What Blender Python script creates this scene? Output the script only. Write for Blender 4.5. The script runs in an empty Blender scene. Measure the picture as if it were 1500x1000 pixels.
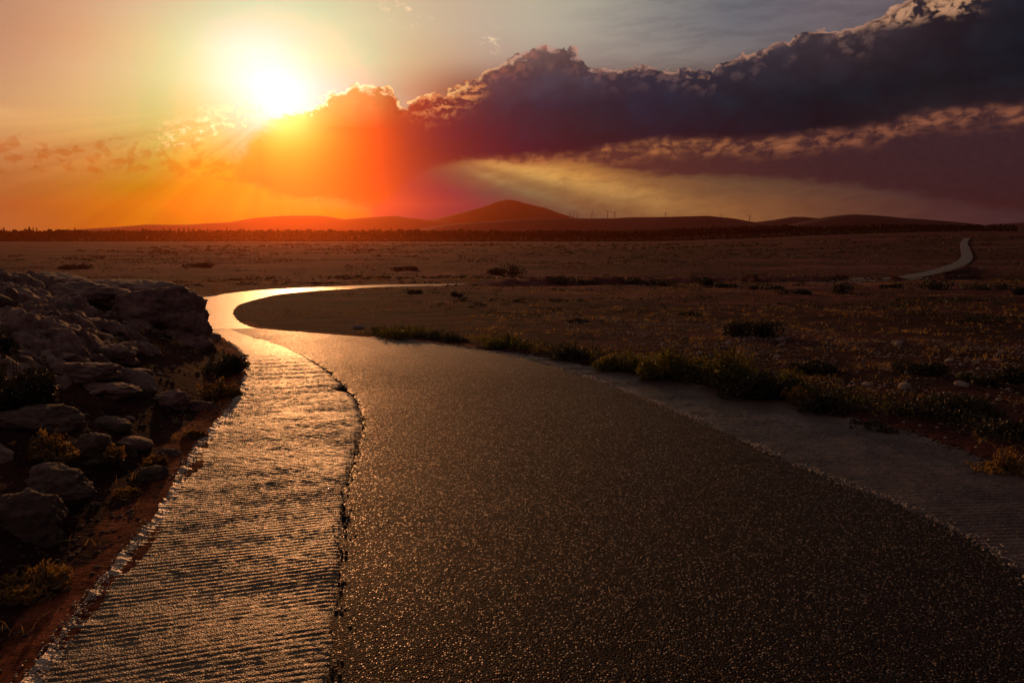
import bpy, bmesh, math, random
import numpy as np
from mathutils import Vector, Matrix, Euler
random.seed(7); RNG = np.random.default_rng(7)
scene = bpy.context.scene
R = math.radians

# ------------------------------------------------------------------ camera
EYE = 1.6; FPX = 1000.0; PITCH = R(9.09)
cam_d = bpy.data.cameras.new('camera'); cam = bpy.data.objects.new('camera', cam_d)
scene.collection.objects.link(cam); scene.camera = cam
cam.location = (0, 0, EYE); cam.rotation_euler = (R(90) - PITCH, 0, 0)
cam_d.sensor_width = 36; cam_d.lens = 24; cam_d.clip_start = 0.05; cam_d.clip_end = 80000

def ray(px, py):
    """unit direction of a photograph pixel (1500 x 1000), used at build time to find where things stand"""
    a, u = (px - 750) / FPX, (500 - py) / FPX
    v = Vector((a, math.cos(PITCH) + u * math.sin(PITCH), u * math.cos(PITCH) - math.sin(PITCH)))
    return v.normalized()
def azel(px, py):
    d = ray(px, py); return math.degrees(math.atan2(d.x, d.y)), math.degrees(math.asin(d.z))
def srgb(c):
    return tuple(((v / 255) / 12.92 if v / 255 <= .04045 else ((v / 255 + .055) / 1.055) ** 2.4) for v in c[:3])

# ------------------------------------------------------------------ light constants
SUN_AZ, SUN_EL = azel(415, 150)
SUN_E = 1.8; SUN_C = (1.0, 0.42, 0.145)
HAZE_D = 2.1e-4; HAZE_G = 0.94; HAZE_C = (1.0, 0.24, 0.06); HAZE_TOP = 118.0; KD_ = .155

scene.view_settings.view_transform = 'Standard'; scene.view_settings.look = 'None'
scene.view_settings.exposure = 0.0; scene.view_settings.gamma = 1.0
scene.view_settings.use_curve_mapping = False

# ------------------------------------------------------------------ node expressions
class E:
    """a node socket with arithmetic"""
    nt = None
    def __init__(s, v): s.v = v
    def _m(op, *a, clamp=False):
        n = E.nt.nodes.new('ShaderNodeMath'); n.operation = op; n.use_clamp = clamp
        for i, x in enumerate(a):
            x = x.v if isinstance(x, E) else x
            if isinstance(x, (int, float)): n.inputs[i].default_value = x
            else: E.nt.links.new(x, n.inputs[i])
        return E(n.outputs[0])
    def __add__(s, o): return E._m('ADD', s, o)
    __radd__ = __add__
    def __mul__(s, o): return E._m('MULTIPLY', s, o)
    __rmul__ = __mul__
    def __sub__(s, o): return E._m('SUBTRACT', s, o)
    def __rsub__(s, o): return E._m('SUBTRACT', o, s)
    def __truediv__(s, o): return E._m('DIVIDE', s, o)
    def __rtruediv__(s, o): return E._m('DIVIDE', o, s)
    def __pow__(s, o): return E._m('POWER', s, o)
def f(op, *a): return E._m(op, *a)
def clamp(a): return E._m('ADD', a, 0.0, clamp=True)
def sstep(a, lo, hi):
    n = E.nt.nodes.new('ShaderNodeMapRange'); n.interpolation_type = 'SMOOTHSTEP'
    inv = lo > hi
    if inv: lo, hi = hi, lo
    n.inputs['From Min'].default_value = lo; n.inputs['From Max'].default_value = hi
    n.inputs['To Min'].default_value = 1.0 if inv else 0.0; n.inputs['To Max'].default_value = 0.0 if inv else 1.0
    E.nt.links.new(a.v, n.inputs['Value']); return E(n.outputs['Result'])
def comb(x, y, z=0.0):
    n = E.nt.nodes.new('ShaderNodeCombineXYZ')
    for i, a in enumerate((x, y, z)):
        a = a.v if isinstance(a, E) else a
        if isinstance(a, (int, float)): n.inputs[i].default_value = a
        else: E.nt.links.new(a, n.inputs[i])
    return E(n.outputs[0])
def sep(v):
    n = E.nt.nodes.new('ShaderNodeSeparateXYZ'); E.nt.links.new(v.v, n.inputs[0]); return [E(o) for o in n.outputs]
def noise(v, scale=1.0, detail=4, rough=.55, dist=0.0, lac=2.0):
    n = E.nt.nodes.new('ShaderNodeTexNoise'); E.nt.links.new(v.v, n.inputs['Vector'])
    n.inputs['Scale'].default_value = scale; n.inputs['Detail'].default_value = detail
    n.inputs['Roughness'].default_value = rough; n.inputs['Distortion'].default_value = dist
    n.inputs['Lacunarity'].default_value = lac
    return E(n.outputs['Fac'])
def voro(v, scale=1.0, smooth=None, out='Distance', feature=None, rand=1.0):
    n = E.nt.nodes.new('ShaderNodeTexVoronoi'); E.nt.links.new(v.v, n.inputs['Vector'])
    if smooth is not None: n.feature = 'SMOOTH_F1'; n.inputs['Smoothness'].default_value = smooth
    if feature: n.feature = feature
    n.inputs['Scale'].default_value = scale; n.inputs['Randomness'].default_value = rand
    return E(n.outputs[out])
def scl(v, x, y, z):
    n = E.nt.nodes.new('ShaderNodeVectorMath'); n.operation = 'MULTIPLY'
    E.nt.links.new(v.v, n.inputs[0]); n.inputs[1].default_value = (x, y, z); return E(n.outputs[0])
def vadd(a, b):
    n = E.nt.nodes.new('ShaderNodeVectorMath'); n.operation = 'ADD'
    E.nt.links.new(a.v, n.inputs[0]); E.nt.links.new(b.v, n.inputs[1]); return E(n.outputs[0])
def ramp(fac, stops, interp='LINEAR'):
    n = E.nt.nodes.new('ShaderNodeValToRGB'); cr = n.color_ramp; cr.interpolation = interp
    while len(cr.elements) < len(stops): cr.elements.new(0.5)
    for e, (p, c) in zip(cr.elements, stops): e.position = p
    for e, (p, c) in zip(cr.elements, stops): e.position = p; e.color = (*c[:3], 1)
    E.nt.links.new(fac.v, n.inputs[0]); return E(n.outputs[0])
def mixc(fac, a, b, mode='MIX'):
    n = E.nt.nodes.new('ShaderNodeMix'); n.data_type = 'RGBA'; n.blend_type = mode; n.clamp_factor = True
    for i, x in ((0, fac), (6, a), (7, b)):
        x = x.v if isinstance(x, E) else x
        if isinstance(x, (int, float)): n.inputs[i].default_value = x
        elif isinstance(x, tuple): n.inputs[i].default_value = (*x[:3], 1)
        else: E.nt.links.new(x, n.inputs[i])
    return E(n.outputs[2])
def curve(fac, pts, lo, hi, vlo, vhi, handle='AUTO'):
    n = E.nt.nodes.new('ShaderNodeFloatCurve'); c = n.mapping.curves[0]
    P = sorted(((x - lo) / (hi - lo), (y - vlo) / (vhi - vlo)) for x, y in pts)
    P = [(min(max(a, 0), 1), min(max(b, 0), 1)) for a, b in P]
    if P[0][0] > 0: P.insert(0, (0.0, P[0][1]))
    if P[-1][0] < 1: P.append((1.0, P[-1][1]))
    c.points[0].location = P[0]; c.points[1].location = P[-1]
    for p in P[1:-1]: c.points.new(*p)
    for p in c.points: p.handle_type = handle
    n.mapping.update()
    x = clamp((fac - lo) / (hi - lo)); E.nt.links.new(x.v, n.inputs['Value'])
    return E(n.outputs[0]) * (vhi - vlo) + vlo

# ------------------------------------------------------------------ the sky
def haze_part(az, el):
    """transmittance of the air box towards (az, el) and the light it adds"""
    L = min((HAZE_TOP - EYE) / max(math.sin(R(el)), 1e-3), 2750.0)
    T = math.exp(-HAZE_D * L)
    a1, e1, a2, e2 = R(az), R(el), R(SUN_AZ), R(SUN_EL)
    c = math.sin(e1) * math.sin(e2) + math.cos(e1) * math.cos(e2) * math.cos(a1 - a2)
    g = HAZE_G; ph = (1 - g * g) / (4 * math.pi * (1 + g * g - 2 * g * c) ** 1.5)
    k = c_phase(np.array([math.cos(e1) * math.sin(a1), math.cos(e1) * math.cos(a1), math.sin(e1)]))
    return T, [(SUN_E * SUN_C[i] * ph + .9 * k[i]) * HAZE_C[i] * (1 - T) for i in range(3)]

def px_pts(lst, extra=()):
    out = []
    for x, y, c in lst: out.append((*azel(x, y), srgb(c)))
    for a, e, c in extra: out.append((a, e, srgb(c)))
    return out
BASE = px_pts([
 (0,0,(188,140,115)),(100,30,(218,160,125)),(200,10,(225,182,142)),(300,10,(228,203,155)),(400,10,(232,215,168)),(500,10,(228,203,160)),(600,20,(212,182,148)),
 (700,30,(195,170,148)),(800,20,(185,175,152)),(900,30,(162,152,140)),(1000,40,(118,113,115)),(1100,20,(106,102,110)),(1200,10,(112,100,106)),(1000,80,(140,128,122)),
 (0,100,(205,150,120)),(100,120,(230,180,135)),(200,100,(240,207,155)),(280,90,(250,238,180)),(350,90,(255,253,228)),(400,90,(255,254,232)),(460,90,(252,240,190)),
 (540,80,(238,213,165)),(620,80,(216,178,138)),(700,70,(192,162,142)),(600,120,(222,152,112)),(850,60,(165,150,138)),
 (0,170,(215,160,112)),(100,190,(226,168,105)),(200,190,(236,188,112)),(300,170,(243,218,135)),(350,170,(255,242,185)),(400,150,(255,255,243)),
 (0,230,(208,135,82)),(100,235,(222,138,72)),(200,240,(231,147,58)),(300,230,(240,182,62)),(350,240,(240,172,52)),
 (0,290,(188,95,42)),(100,290,(205,106,32)),(200,290,(235,130,18)),(300,290,(245,146,8)),(350,290,(243,160,4)),(400,310,(243,155,6)),(500,310,(240,146,22)),(540,305,(230,122,50)),
 (0,330,(190,100,50)),(200,330,(238,120,14)),(400,330,(240,132,5)),(700,200,(180,120,90)),(900,200,(110,80,70)),(1200,200,(80,60,62)),(1450,200,(70,52,58))],
 [(-55,5,(150,95,70)),(-55,14,(150,125,115)),(-90,5,(112,84,84)),(-90,25,(92,84,96)),(-140,8,(112,88,104)),(180,8,(108,88,106)),(-180,8,(108,88,106)),(180,30,(52,47,62)),(-180,30,(52,47,62)),(100,8,(72,60,68)),
  (-20,26,(190,168,140)),(10,26,(120,115,118)),(50,26,(80,76,84)),(-60,28,(125,115,115)),(-20,42,(62,60,68)),(60,45,(52,46,56)),(0,88,(48,42,56)),(120,88,(48,42,56)),(-120,88,(48,42,56)),(-100,50,(52,52,62)),(130,50,(48,42,56))])
BASE = [(a, e, (c[0], c[1] * .93, c[2] * .82)) if -38 < a < -24 and 3 < e < 15 else (a, e, c) for a, e, c in BASE]
BODY = px_pts([
 (350,230,(238,168,45)),(400,200,(245,180,50)),(430,170,(250,195,80)),(450,220,(238,140,20)),(430,260,(245,130,8)),(480,170,(238,160,50)),(520,190,(240,122,30)),(500,230,(236,108,16)),
 (480,280,(238,102,12)),(520,150,(240,170,80)),(560,150,(226,112,48)),(570,200,(205,75,30)),(560,260,(195,70,35)),(620,180,(160,55,45)),(620,240,(150,50,40)),(680,150,(128,58,52)),(680,210,(100,40,42)),
 (740,120,(95,60,70)),(750,180,(72,42,50)),(800,90,(105,78,84)),(820,150,(65,45,58)),(850,200,(60,35,42)),(900,130,(55,42,60)),(950,180,(45,32,45)),(1000,120,(52,45,62)),(1100,110,(50,42,55)),
 (1100,160,(40,30,40)),(1200,70,(60,48,58)),(1200,130,(38,30,40)),(1300,60,(50,38,45)),(1300,130,(34,26,34)),(1450,40,(40,32,42)),(1450,110,(33,25,33)),(1400,170,(45,32,38))],
 [(-30,8,(240,150,60)),(60,10,(42,34,42)),(60,25,(45,38,46)),(120,10,(50,42,50)),(120,30,(55,50,58)),(30,26,(48,40,50))])
BODY = [(a, e, (c[0] * 1.08, c[1] * 1.02, c[2] * .88)) if a > 2 else (a, e, c) for a, e, c in BODY]
DECK = px_pts([
 (560,315,(165,70,50)),(620,300,(128,50,50)),(560,260,(190,70,40)),(650,270,(125,55,55)),(650,320,(120,50,50)),(700,245,(185,110,60)),(700,290,(110,62,58)),(760,258,(165,106,60)),(850,268,(156,98,54)),(950,285,(142,90,52)),(1050,310,(146,94,55)),
 (750,300,(118,72,58)),(850,310,(128,80,55)),(950,320,(140,90,55)),(1000,268,(118,78,54)),(1100,280,(108,70,48)),(1200,295,(104,65,48)),(1300,305,(92,54,45)),(1400,315,(80,46,45)),(1500,325,(74,42,45)),(1500,280,(62,42,48))],
 [(50,2,(66,42,48)),(60,8,(55,42,50)),(100,3,(62,48,54)),(150,5,(95,76,90)),(30,10,(50,38,45))])
def raw(pts, az, el, p=3.2):
    w = 0; acc = np.zeros(3)
    for a, e, c in pts:
        k = (math.hypot((a - az) * math.cos(R(min(el, 80))), (e - el) * 1.7) + .25) ** -p; w += k; acc = acc + k * np.array(c)
    return acc / w
# what the bright sky itself adds to the air: a coarse table of the sky's light
_sd, _sc, _sw = [], [], []
for _e in range(-10, 70, 4):
    for _a in range(-76, 80, 4):
        _c = raw(BASE, _a, max(_e, 0)) if _e > 0 else raw(BASE, _a, 0) * .25
        if 0 < _e < 13 and _a > -17: _c = raw(BODY if _e > 5 else DECK, _a, _e)
        _sd.append((math.cos(R(_e)) * math.sin(R(_a)), math.cos(R(_e)) * math.cos(R(_a)), math.sin(R(_e)))); _sc.append(_c)
        _sw.append(math.cos(R(_e)) * R(4) ** 2)
_sd, _sc, _sw = np.array(_sd), np.array(_sc), np.array(_sw)
def c_phase(v):
    g = HAZE_G; ph = (1 - g * g) / (4 * math.pi * (1 + g * g - 2 * g * np.minimum(_sd @ v, .9980)) ** 1.5) * _sw
    ph = ph / max(ph.sum(), 1.0); return (ph[:, None] * _sc).sum(0)
_rbf = {}
def _rb(d2): return np.sqrt(d2 + 6.0)
def rbf(pts, az, el):
    """smooth surface through the colour samples"""
    if id(pts) not in _rbf:
        Q = np.array([(a * math.cos(R(min(e, 80))), e * 1.7) for a, e, c in pts]); C = np.array([c for a, e, c in pts])
        M = _rb(((Q[:, None] - Q[None]) ** 2).sum(-1)); m0 = C.mean(0)
        _rbf[id(pts)] = (Q, np.linalg.solve(M + np.eye(len(Q)) * -.04, C - m0), m0, C.min(0) * .9, C.max(0) * 1.03)
    Q, W, m0, lo, hi = _rbf[id(pts)]
    v = _rb(((Q - np.array([az * math.cos(R(min(el, 80))), el * 1.7])) ** 2).sum(-1)) @ W + m0
    near = ((Q - np.array([az * math.cos(R(min(el, 80))), el * 1.7])) ** 2).sum(-1).min() ** .5
    k = min(max((near - 8) / 10, 0), 1)                    # far from every sample use the plain average instead
    return np.clip(v, lo, hi) * (1 - k) + raw(pts, az, el) * k
def fit(pts, az, el):
    c = rbf(pts, az, el)
    T, I = haze_part(az, el)
    return tuple(max((c[i] - I[i]) / T, 0.0) for i in range(3))
AZS = [-180, -130, -85, -55, -41, -37, -34, -31, -28, -26, -24, -22, -20, -18, -16, -14, -12, -10, -8, -5, -2, 2, 6, 11, 17, 24, 31, 38, 48, 70, 110, 180]
def grid(az, el, pts, els):
    out = None
    fac = (az + 180) / 360
    for i, e in enumerate(els):
        row = ramp(fac, [((a + 180) / 360, fit(pts, a, e)) for a in AZS])
        out = row if out is None else mixc(sstep(el, els[i - 1], e) if False else clamp((el - els[i - 1]) / (e - els[i - 1])), out, row)
    return out

world = bpy.data.worlds.new('World'); scene.world = world; world.use_nodes = True
nt = world.node_tree; nt.nodes.clear(); E.nt = nt
tc = nt.nodes.new('ShaderNodeTexCoord'); D = E(tc.outputs['Generated'])
nx, ny, nz = sep(D)
az = f('ARCTAN2', nx, ny) * 57.29578
el = f('ARCSINE', nz) * 57.29578
P = comb(az, el * 1.15, 0.0)
# warp so that cloud edges curl
w1 = noise(P, .35, 3); w2 = noise(vadd(P, comb(0.0 * az + 31.7, 11.3)), .35, 3)
wf = noise(P, 1.6, 3); wf2 = noise(vadd(P, comb(0.0 * az + 7.7, 51.3)), 1.6, 3)
az2 = az + (w1 - .5) * 2.4 + (wf - .5) * .5; el2 = el + (w2 - .5) * 1.0 + (wf2 - .5) * .35
P2 = comb(az2, el2 * 1.3, 0.0)
puff = 1 - voro(P2, .42, .35)                # big billows
puff2 = 1 - voro(P2, 1.1, .3)                # middle billows
puff3 = 1 - voro(P2, 2.9, .25)
fine = noise(P2, 2.0, 8, .66)
billow = (puff - .55) * 1.0 + (puff2 - .55) * .55 + (puff3 - .55) * .22 + (fine - .5) * .55
streak = noise(comb(az2 * .22, el2 * 1.5, 3.0), 1.0, 6, .6)
streak2 = noise(comb(az2 * .55, el2 * 1.8 - az * .12, 9.0), 1.0, 7, .62)

EL_A = [-3, 0.2, 1.6, 3.2, 5, 7, 9, 11, 13, 15.5, 19, 26, 42, 88]
EL_B = [-1, 2, 4, 6, 8, 10, 12, 14.5, 18, 26]
base = grid(az, el, BASE, EL_A)
body = grid(az, el, BODY, EL_B)
deck = grid(az, el, DECK, [-1, .8, 2, 3.2, 4.6, 6.5, 9])

da, de = az - SUN_AZ, el - SUN_EL
rs = f('SQRT', da * da * .95 + de * de)
th = f('ARCTAN2', 0 - de, da) * 57.29578        # angle below the horizontal seen from the sun, 0 = right, 90 = straight down
below = sstep(de, -.5, -3.0)
rayn = noise(comb(th * .11, rs * .02, 5.0), 1.0, 3, .6)
# rays fanning out under the cloud on the left
c = base
k = below * sstep(az, -9, -16) * .85
c = mixc(k, c, mixc(1.0, c, ramp(rayn, [(.3, (.72, .68, .6)), (.5, (1, 1, 1)), (.7, (1.3, 1.25, 1.2))]), 'MULTIPLY'))
# faint veil of high streaks on the right-hand blue
veil = sstep(az, 0, 14) * sstep(el, 8, 13) * sstep(streak, .42, .62)
c = mixc(veil * .45, c, mixc(1.0, c, (.62, .62, .68), 'MULTIPLY'))
# low broken clouds on the left
lowm = sstep(el + (streak2 - .5) * 3.6, 3.9, 4.6) * sstep(el + (streak2 - .5) * 3.2, 7.2, 5.6) * sstep(az, -14.0, -18.5)
lowd = sstep(noise(P2, .9, 6, .6) + (puff2 - .6) * .3 - (el - 5.2) * .06, .36, .60)
c = mixc(lowm * lowd * .85, c, mixc(1.0, c, (.86, .60, .42), 'MULTIPLY'))
lit = lowm * sstep(lowd, .02, .35) * sstep(lowd, .85, .4) * sstep(fine, .42, .6)
c = mixc(lit * .6, c, mixc(1.0, c, (1.16, 1.30, 1.55), 'MULTIPLY'))
# the faint warm deck and the golden shaft low on the right
dm = sstep(az + (fine - .5) * .8 + (el - 2) * .35, -12.2, -10.9) * sstep(az, 170, 120) * sstep(el, 9.5, 6.0)
shaft = f('EXPONENT', 0 - (th - 13.8) * (th - 13.8) / 4.5) * sstep(az, -5.0, -2.0) * sstep(az, 19.0, 6.0) * sstep(el, .4, 2.5)
shaft2 = f('EXPONENT', 0 - (th - 18.5) * (th - 18.5) / 1.6) * sstep(az, -5.0, -2.0) * sstep(az, 9.0, 1.0) * .45
dk = mixc(clamp((shaft + shaft2) * (.5 + streak2)), deck, mixc(1.0, deck, (2.1, 2.25, 1.9), 'MULTIPLY'))
dk = mixc(.55, dk, mixc(1.0, dk, ramp(streak2, [(.3, (.7, .7, .74)), (.5, (1, 1, 1)), (.7, (1.28, 1.24, 1.15))]), 'MULTIPLY'))
c = mixc(dm, c, dk)

def cv(pts, extra=()):
    return [azel(*p) for p in pts] + list(extra)
B1 = curve(az, cv([(330,262),(370,270),(400,284),(430,290),(480,292),(535,301),(552,300),(600,262),(660,240),(700,233),(760,229),(850,224),(900,212),(1000,203),(1100,203),(1200,193),(1300,180),(1350,166),(1500,152)], [(60, 8.5)]), -26, 62, -2, 28)
T1 = curve(az, cv([(322,290),(338,255),(350,225),(365,196),(385,175),(415,166),(450,158),(475,140),(500,132),(530,122),(552,128),(570,128),(590,150),(620,136),(660,128),(690,112),(725,88),(745,82),(770,76),(800,66),(850,74),(872,96),(900,90),(960,90),(990,97),(1030,98),(1060,86),(1100,74),(1150,62),(1200,38),(1230,46),(1262,40),(1300,14),(1330,-6),(1400,-40)], [(40, 24), (62, 26)]), -26, 62, -2, 28)
B2 = curve(az, cv([(640,236),(700,238),(760,244),(850,240),(900,250),(950,258),(1000,260),(1100,263),(1250,275),(1400,298),(1500,312)], [(60, 2)]), -26, 62, -2, 28)
fadeR = sstep(az, 150, 95)
# second bank under the main one, lit along its top
m2 = sstep(el - B2 + (streak2 - .5) * 1.6, -.25, .55) * sstep(az, -9, -3) * fadeR * sstep(el, 14, 10)
dep = B1 - el
lit2 = sstep(dep + (puff2 - .6) * .8, -.5, .25) * sstep(dep + (fine - .5) * 1.2, 2.0, .5) * sstep(streak2 + (fine - .5) * .5 + (puff2 - .6) * .35, .30, .78)
dark2 = mixc(sstep(az, 0, 25), srgb((82, 52, 48)), srgb((54, 38, 44)))
dark2 = mixc(.6, dark2, mixc(1.0, dark2, ramp(fine, [(.3, (.75, .75, .78)), (.7, (1.35, 1.25, 1.2))]), 'MULTIPLY'))
c2 = mixc(lit2, dark2, mixc(sstep(az, 2, 30), srgb((196, 124, 70)), srgb((158, 96, 70))))
c = mixc(m2, c, c2)
# the main bank
dtop = T1 - el + billow * 1.05
dbot = el - B1 + (streak2 - .5) * 1.2 + (fine - .5) * .5
soft = .10
m1 = clamp((sstep(dtop, 0.0, .16) * sstep(az, -20, -17) + sstep(dtop, -.4, 1.8) * sstep(az, -17, -20))) * sstep(dbot, -.45, .5) * sstep(az, -23.5, -22.0) * fadeR
shade = ramp(billow + (streak - .5) * .5, [(.0, (.74, .74, .76)), (.35, (1, 1, 1)), (.8, (1.42, 1.36, 1.36))])
shade = ramp((billow * .9 + (streak - .5) * .7) * .5 + .5, [(.15, (.66, .66, .68)), (.5, (1, 1, 1)), (.9, (1.6, 1.5, 1.48))])
cb = mixc(sstep(rs, 2, 9) * .55 + .42, body, mixc(1.0, body, shade, 'MULTIPLY'))
# sun-lit tops near the upper edge
up = sstep(dtop, 2.6, .2) * sstep(puff2 * .6 + fine * .9, .70, 1.02)
up = up * sstep(rs, 6, 14)
cb = mixc(up * .34, cb, mixc(sstep(az, -5, 12), srgb((215, 120, 75)), srgb((150, 112, 104))))
litp = sstep(az, 25.3, 27.0) * sstep(az, 33.5, 31.5) * sstep(el, 13.6, 14.6) * sstep(puff2 * .5 + fine * .8 + puff3 * .25, .62, .88)
cb = mixc(litp * .9, cb, srgb((196, 146, 112)))
litq = sstep(az, -9.0, -6.5) * sstep(az, -1.0, -3.2) * sstep(dtop, 3.0, .6) * sstep(streak2 + (fine - .5) * .6, .46, .62)
cb = mixc(litq * .8, cb, srgb((226, 150, 92)))
rim = sstep(az, -19.5, -17.5) * sstep(dtop, .0, .10) * sstep(dtop, .55, .12) * sstep(noise(P2, .8, 3) , .40, .54)
rimc = ramp(sstep(rs, 2, 34), [(0, (1.6, 1.45, .95)), (.1, srgb((255, 235, 160))), (.3, srgb((250, 190, 120))), (.55, srgb((205, 165, 150))), (1, srgb((190, 140, 115)))])
cb = mixc(rim * ramp(sstep(rs, 4, 34), [(0, (.85,) * 3), (1, (.75,) * 3)]), cb, rimc)
c = mixc(m1, c, cb)
# bright broken fringe of cloud where the sun comes through
fr = sstep(el - (7.0 + (az + 26) * .38) + (fine - .5) * 5, -1.2, .2) * sstep(el - (7.0 + (az + 26) * .38) + (fine - .5) * 5, 1.6, .3) * sstep(az, -27.5, -24) * sstep(az, -18.5, -20.5)
c = mixc(fr * sstep(fine + puff2 * .3, .60, .80) * .9, c, (1.15, 1.02, .55))
fr2 = sstep(dtop, -.7, .0) * sstep(dtop, .9, .3) * sstep(az, -19, -17.5) * sstep(az, -12.5, -14.5) * sstep(fine + puff3 * .4, .68, .86)
c = mixc(fr2 * .9, c, (1.25, 1.1, .7))
# small pale wisps high up
wm = sstep(noise(comb(az * .9 + el * .8, el * 1.4, 2.0), 1.0, 6, .65), .52, .66)
wz = f('EXPONENT', 0 - ((az + 8.8 + (el - 16.8) * 1.2) * (az + 8.8 + (el - 16.8) * 1.2) / 3.0 + (el - 17.2) * (el - 17.2) / 2.2))
wz2 = f('EXPONENT', 0 - ((az + 37.5) * (az + 37.5) / 6.0 + (el - 7.7) * (el - 7.7) / .12))
wz3 = f('EXPONENT', 0 - ((az + 1.7) * (az + 1.7) / .6 + (el - 14.6) * (el - 14.6) / .8))
c = mixc(clamp(wm * (wz * 1.2 + wz3)) * .6, c, srgb((252, 226, 178)))
c = mixc(wz2 * .4, c, srgb((246, 205, 140)))
# the sun's own glare
ga, ge = azel(385, 92)
rg = (az - ga) * (az - ga) * .95 + (el - ge) * (el - ge)
c = mixc(1.0, c, mixc(clamp(f('EXPONENT', 0 - rs * rs / 4.0)), (0., 0., 0.), (.3, .32, .28)), 'ADD')
c = mixc(1.0, c, mixc(clamp(f('EXPONENT', 0 - rg / 30.0) * sstep(de, -5.5, 1.5)), (0., 0., 0.), (.11, .12, .09)), 'ADD')
# physical clear-sky share
skyn = nt.nodes.new('ShaderNodeTexSky'); skyn.sky_type = 'NISHITA'; skyn.sun_disc = False
skyn.sun_elevation = R(SUN_EL); skyn.sun_rotation = R(SUN_AZ)
skyn.air_density = 1.5; skyn.dust_density = 3.0
BGS = 0.08
clear = (1 - m1) * (1 - dm) * sstep(el, 2, 20)
pic = mixc(1.0, c, (1 / BGS,) * 3, 'MULTIPLY')
tot = mixc(1.0, pic, mixc(clear * .02, (0., 0., 0.), E(skyn.outputs[0])), 'ADD')
# below the horizon: plain dusk brown (hidden by the ground)
tot = mixc(sstep(el, -1.0, -4.0), tot, (.5, .3, .22))
bg = nt.nodes.new('ShaderNodeBackground'); bg.inputs['Strength'].default_value = BGS
nt.links.new(tot.v, bg.inputs['Color'])
wo = nt.nodes.new('ShaderNodeOutputWorld'); nt.links.new(bg.outputs[0], wo.inputs[0])
world.cycles.sampling_method = 'MANUAL'; world.cycles.sample_map_resolution = 1024

# ------------------------------------------------------------------ the sun
sl = bpy.data.lights.new('sun', 'SUN'); sl.energy = SUN_E; sl.angle = R(0.6); sl.color = SUN_C
sun = bpy.data.objects.new('sun', sl); scene.collection.objects.link(sun)
sd = Vector((math.sin(R(SUN_AZ)) * math.cos(R(SUN_EL)), math.cos(R(SUN_AZ)) * math.cos(R(SUN_EL)), math.sin(R(SUN_EL))))
sun.rotation_euler = sd.to_track_quat('Z', 'Y').to_euler()
scene.cycles.volume_bounces = 0; scene.cycles.max_bounces = 6; scene.cycles.use_denoising = True

# ------------------------------------------------------------------ numpy noise
_perm = np.random.default_rng(3).permutation(4096).astype(np.int64)
_grad = np.random.default_rng(4).normal(size=(4096, 3)); _grad /= np.linalg.norm(_grad, axis=1)[:, None]
def pnoise(x, y, z=0.0):
    x, y, z = np.broadcast_arrays(np.asarray(x, float), np.asarray(y, float), np.asarray(z, float))
    xi, yi, zi = np.floor(x).astype(np.int64), np.floor(y).astype(np.int64), np.floor(z).astype(np.int64)
    xf, yf, zf = x - xi, y - yi, z - zi
    u, v, w = (t * t * t * (t * (t * 6 - 15) + 10) for t in (xf, yf, zf))
    res = 0
    for dx in (0, 1):
        for dy in (0, 1):
            for dz in (0, 1):
                h = _perm[(_perm[(_perm[(xi + dx) & 4095] + yi + dy) & 4095] + zi + dz) & 4095]
                g = _grad[h]
                d = g[..., 0] * (xf - dx) + g[..., 1] * (yf - dy) + g[..., 2] * (zf - dz)
                res = res + d * (u if dx else 1 - u) * (v if dy else 1 - v) * (w if dz else 1 - w)
    return res * 1.5
def fbm(x, y, z=0.0, o=4, r=.5):
    a, s, t = 1.0, 0, 0
    for i in range(o):
        k = 2.03 ** i; s = s + a * pnoise(np.asarray(x) * k + i * 17.1, np.asarray(y) * k, np.asarray(z) * k); t += a; a *= r
    return s / t
def ss(t): t = np.clip(t, 0, 1); return t * t * (3 - 2 * t)

# ------------------------------------------------------------------ helpers for objects
COL = scene.collection
def link(o, parent=None):
    COL.objects.link(o)
    if parent is not None: o.parent = parent
    return o
def tag(o, label=None, cat=None, group=None, kind=None):
    if label: o['label'] = label
    if cat: o['category'] = cat
    if group: o['group'] = group
    if kind: o['kind'] = kind
    return o
def empty(name, loc, label=None, cat=None, group=None, rz=0.0, scale=1.0):
    o = bpy.data.objects.new(name, None); o.empty_display_size = .1
    o.location = loc; o.rotation_euler = (0, 0, rz)
    o.scale = (scale,) * 3 if isinstance(scale, (int, float)) else scale
    return tag(link(o), label, cat, group)
def mesh_np(name, v, faces, mats, smooth=False, uv=None):
    """faces: (n,k) int array, k = 3 or 4"""
    me = bpy.data.meshes.new(name); v = np.asarray(v, np.float32); faces = np.asarray(faces, np.int32)
    n, k = faces.shape
    me.vertices.add(len(v)); me.vertices.foreach_set('co', v.ravel())
    me.loops.add(n * k); me.loops.foreach_set('vertex_index', faces.ravel())
    me.polygons.add(n); me.polygons.foreach_set('loop_start', np.arange(0, n * k, k, dtype=np.int32))
    me.polygons.foreach_set('loop_total', np.full(n, k, np.int32))
    if smooth: me.polygons.foreach_set('use_smooth', np.ones(n, bool))
    me.update(calc_edges=True)
    for m in (mats if isinstance(mats, (list, tuple)) else [mats]): me.materials.append(m)
    return me
def put(name, me, parent=None, loc=None):
    o = bpy.data.objects.new(name, me)
    if loc is not None: o.location = loc
    return link(o, parent)
def merge(parts):
    vs, fs, n = [], [], 0
    for v, fc in parts: vs.append(v); fs.append(fc + n); n += len(v)
    return np.concatenate(vs), np.concatenate(fs)
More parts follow.
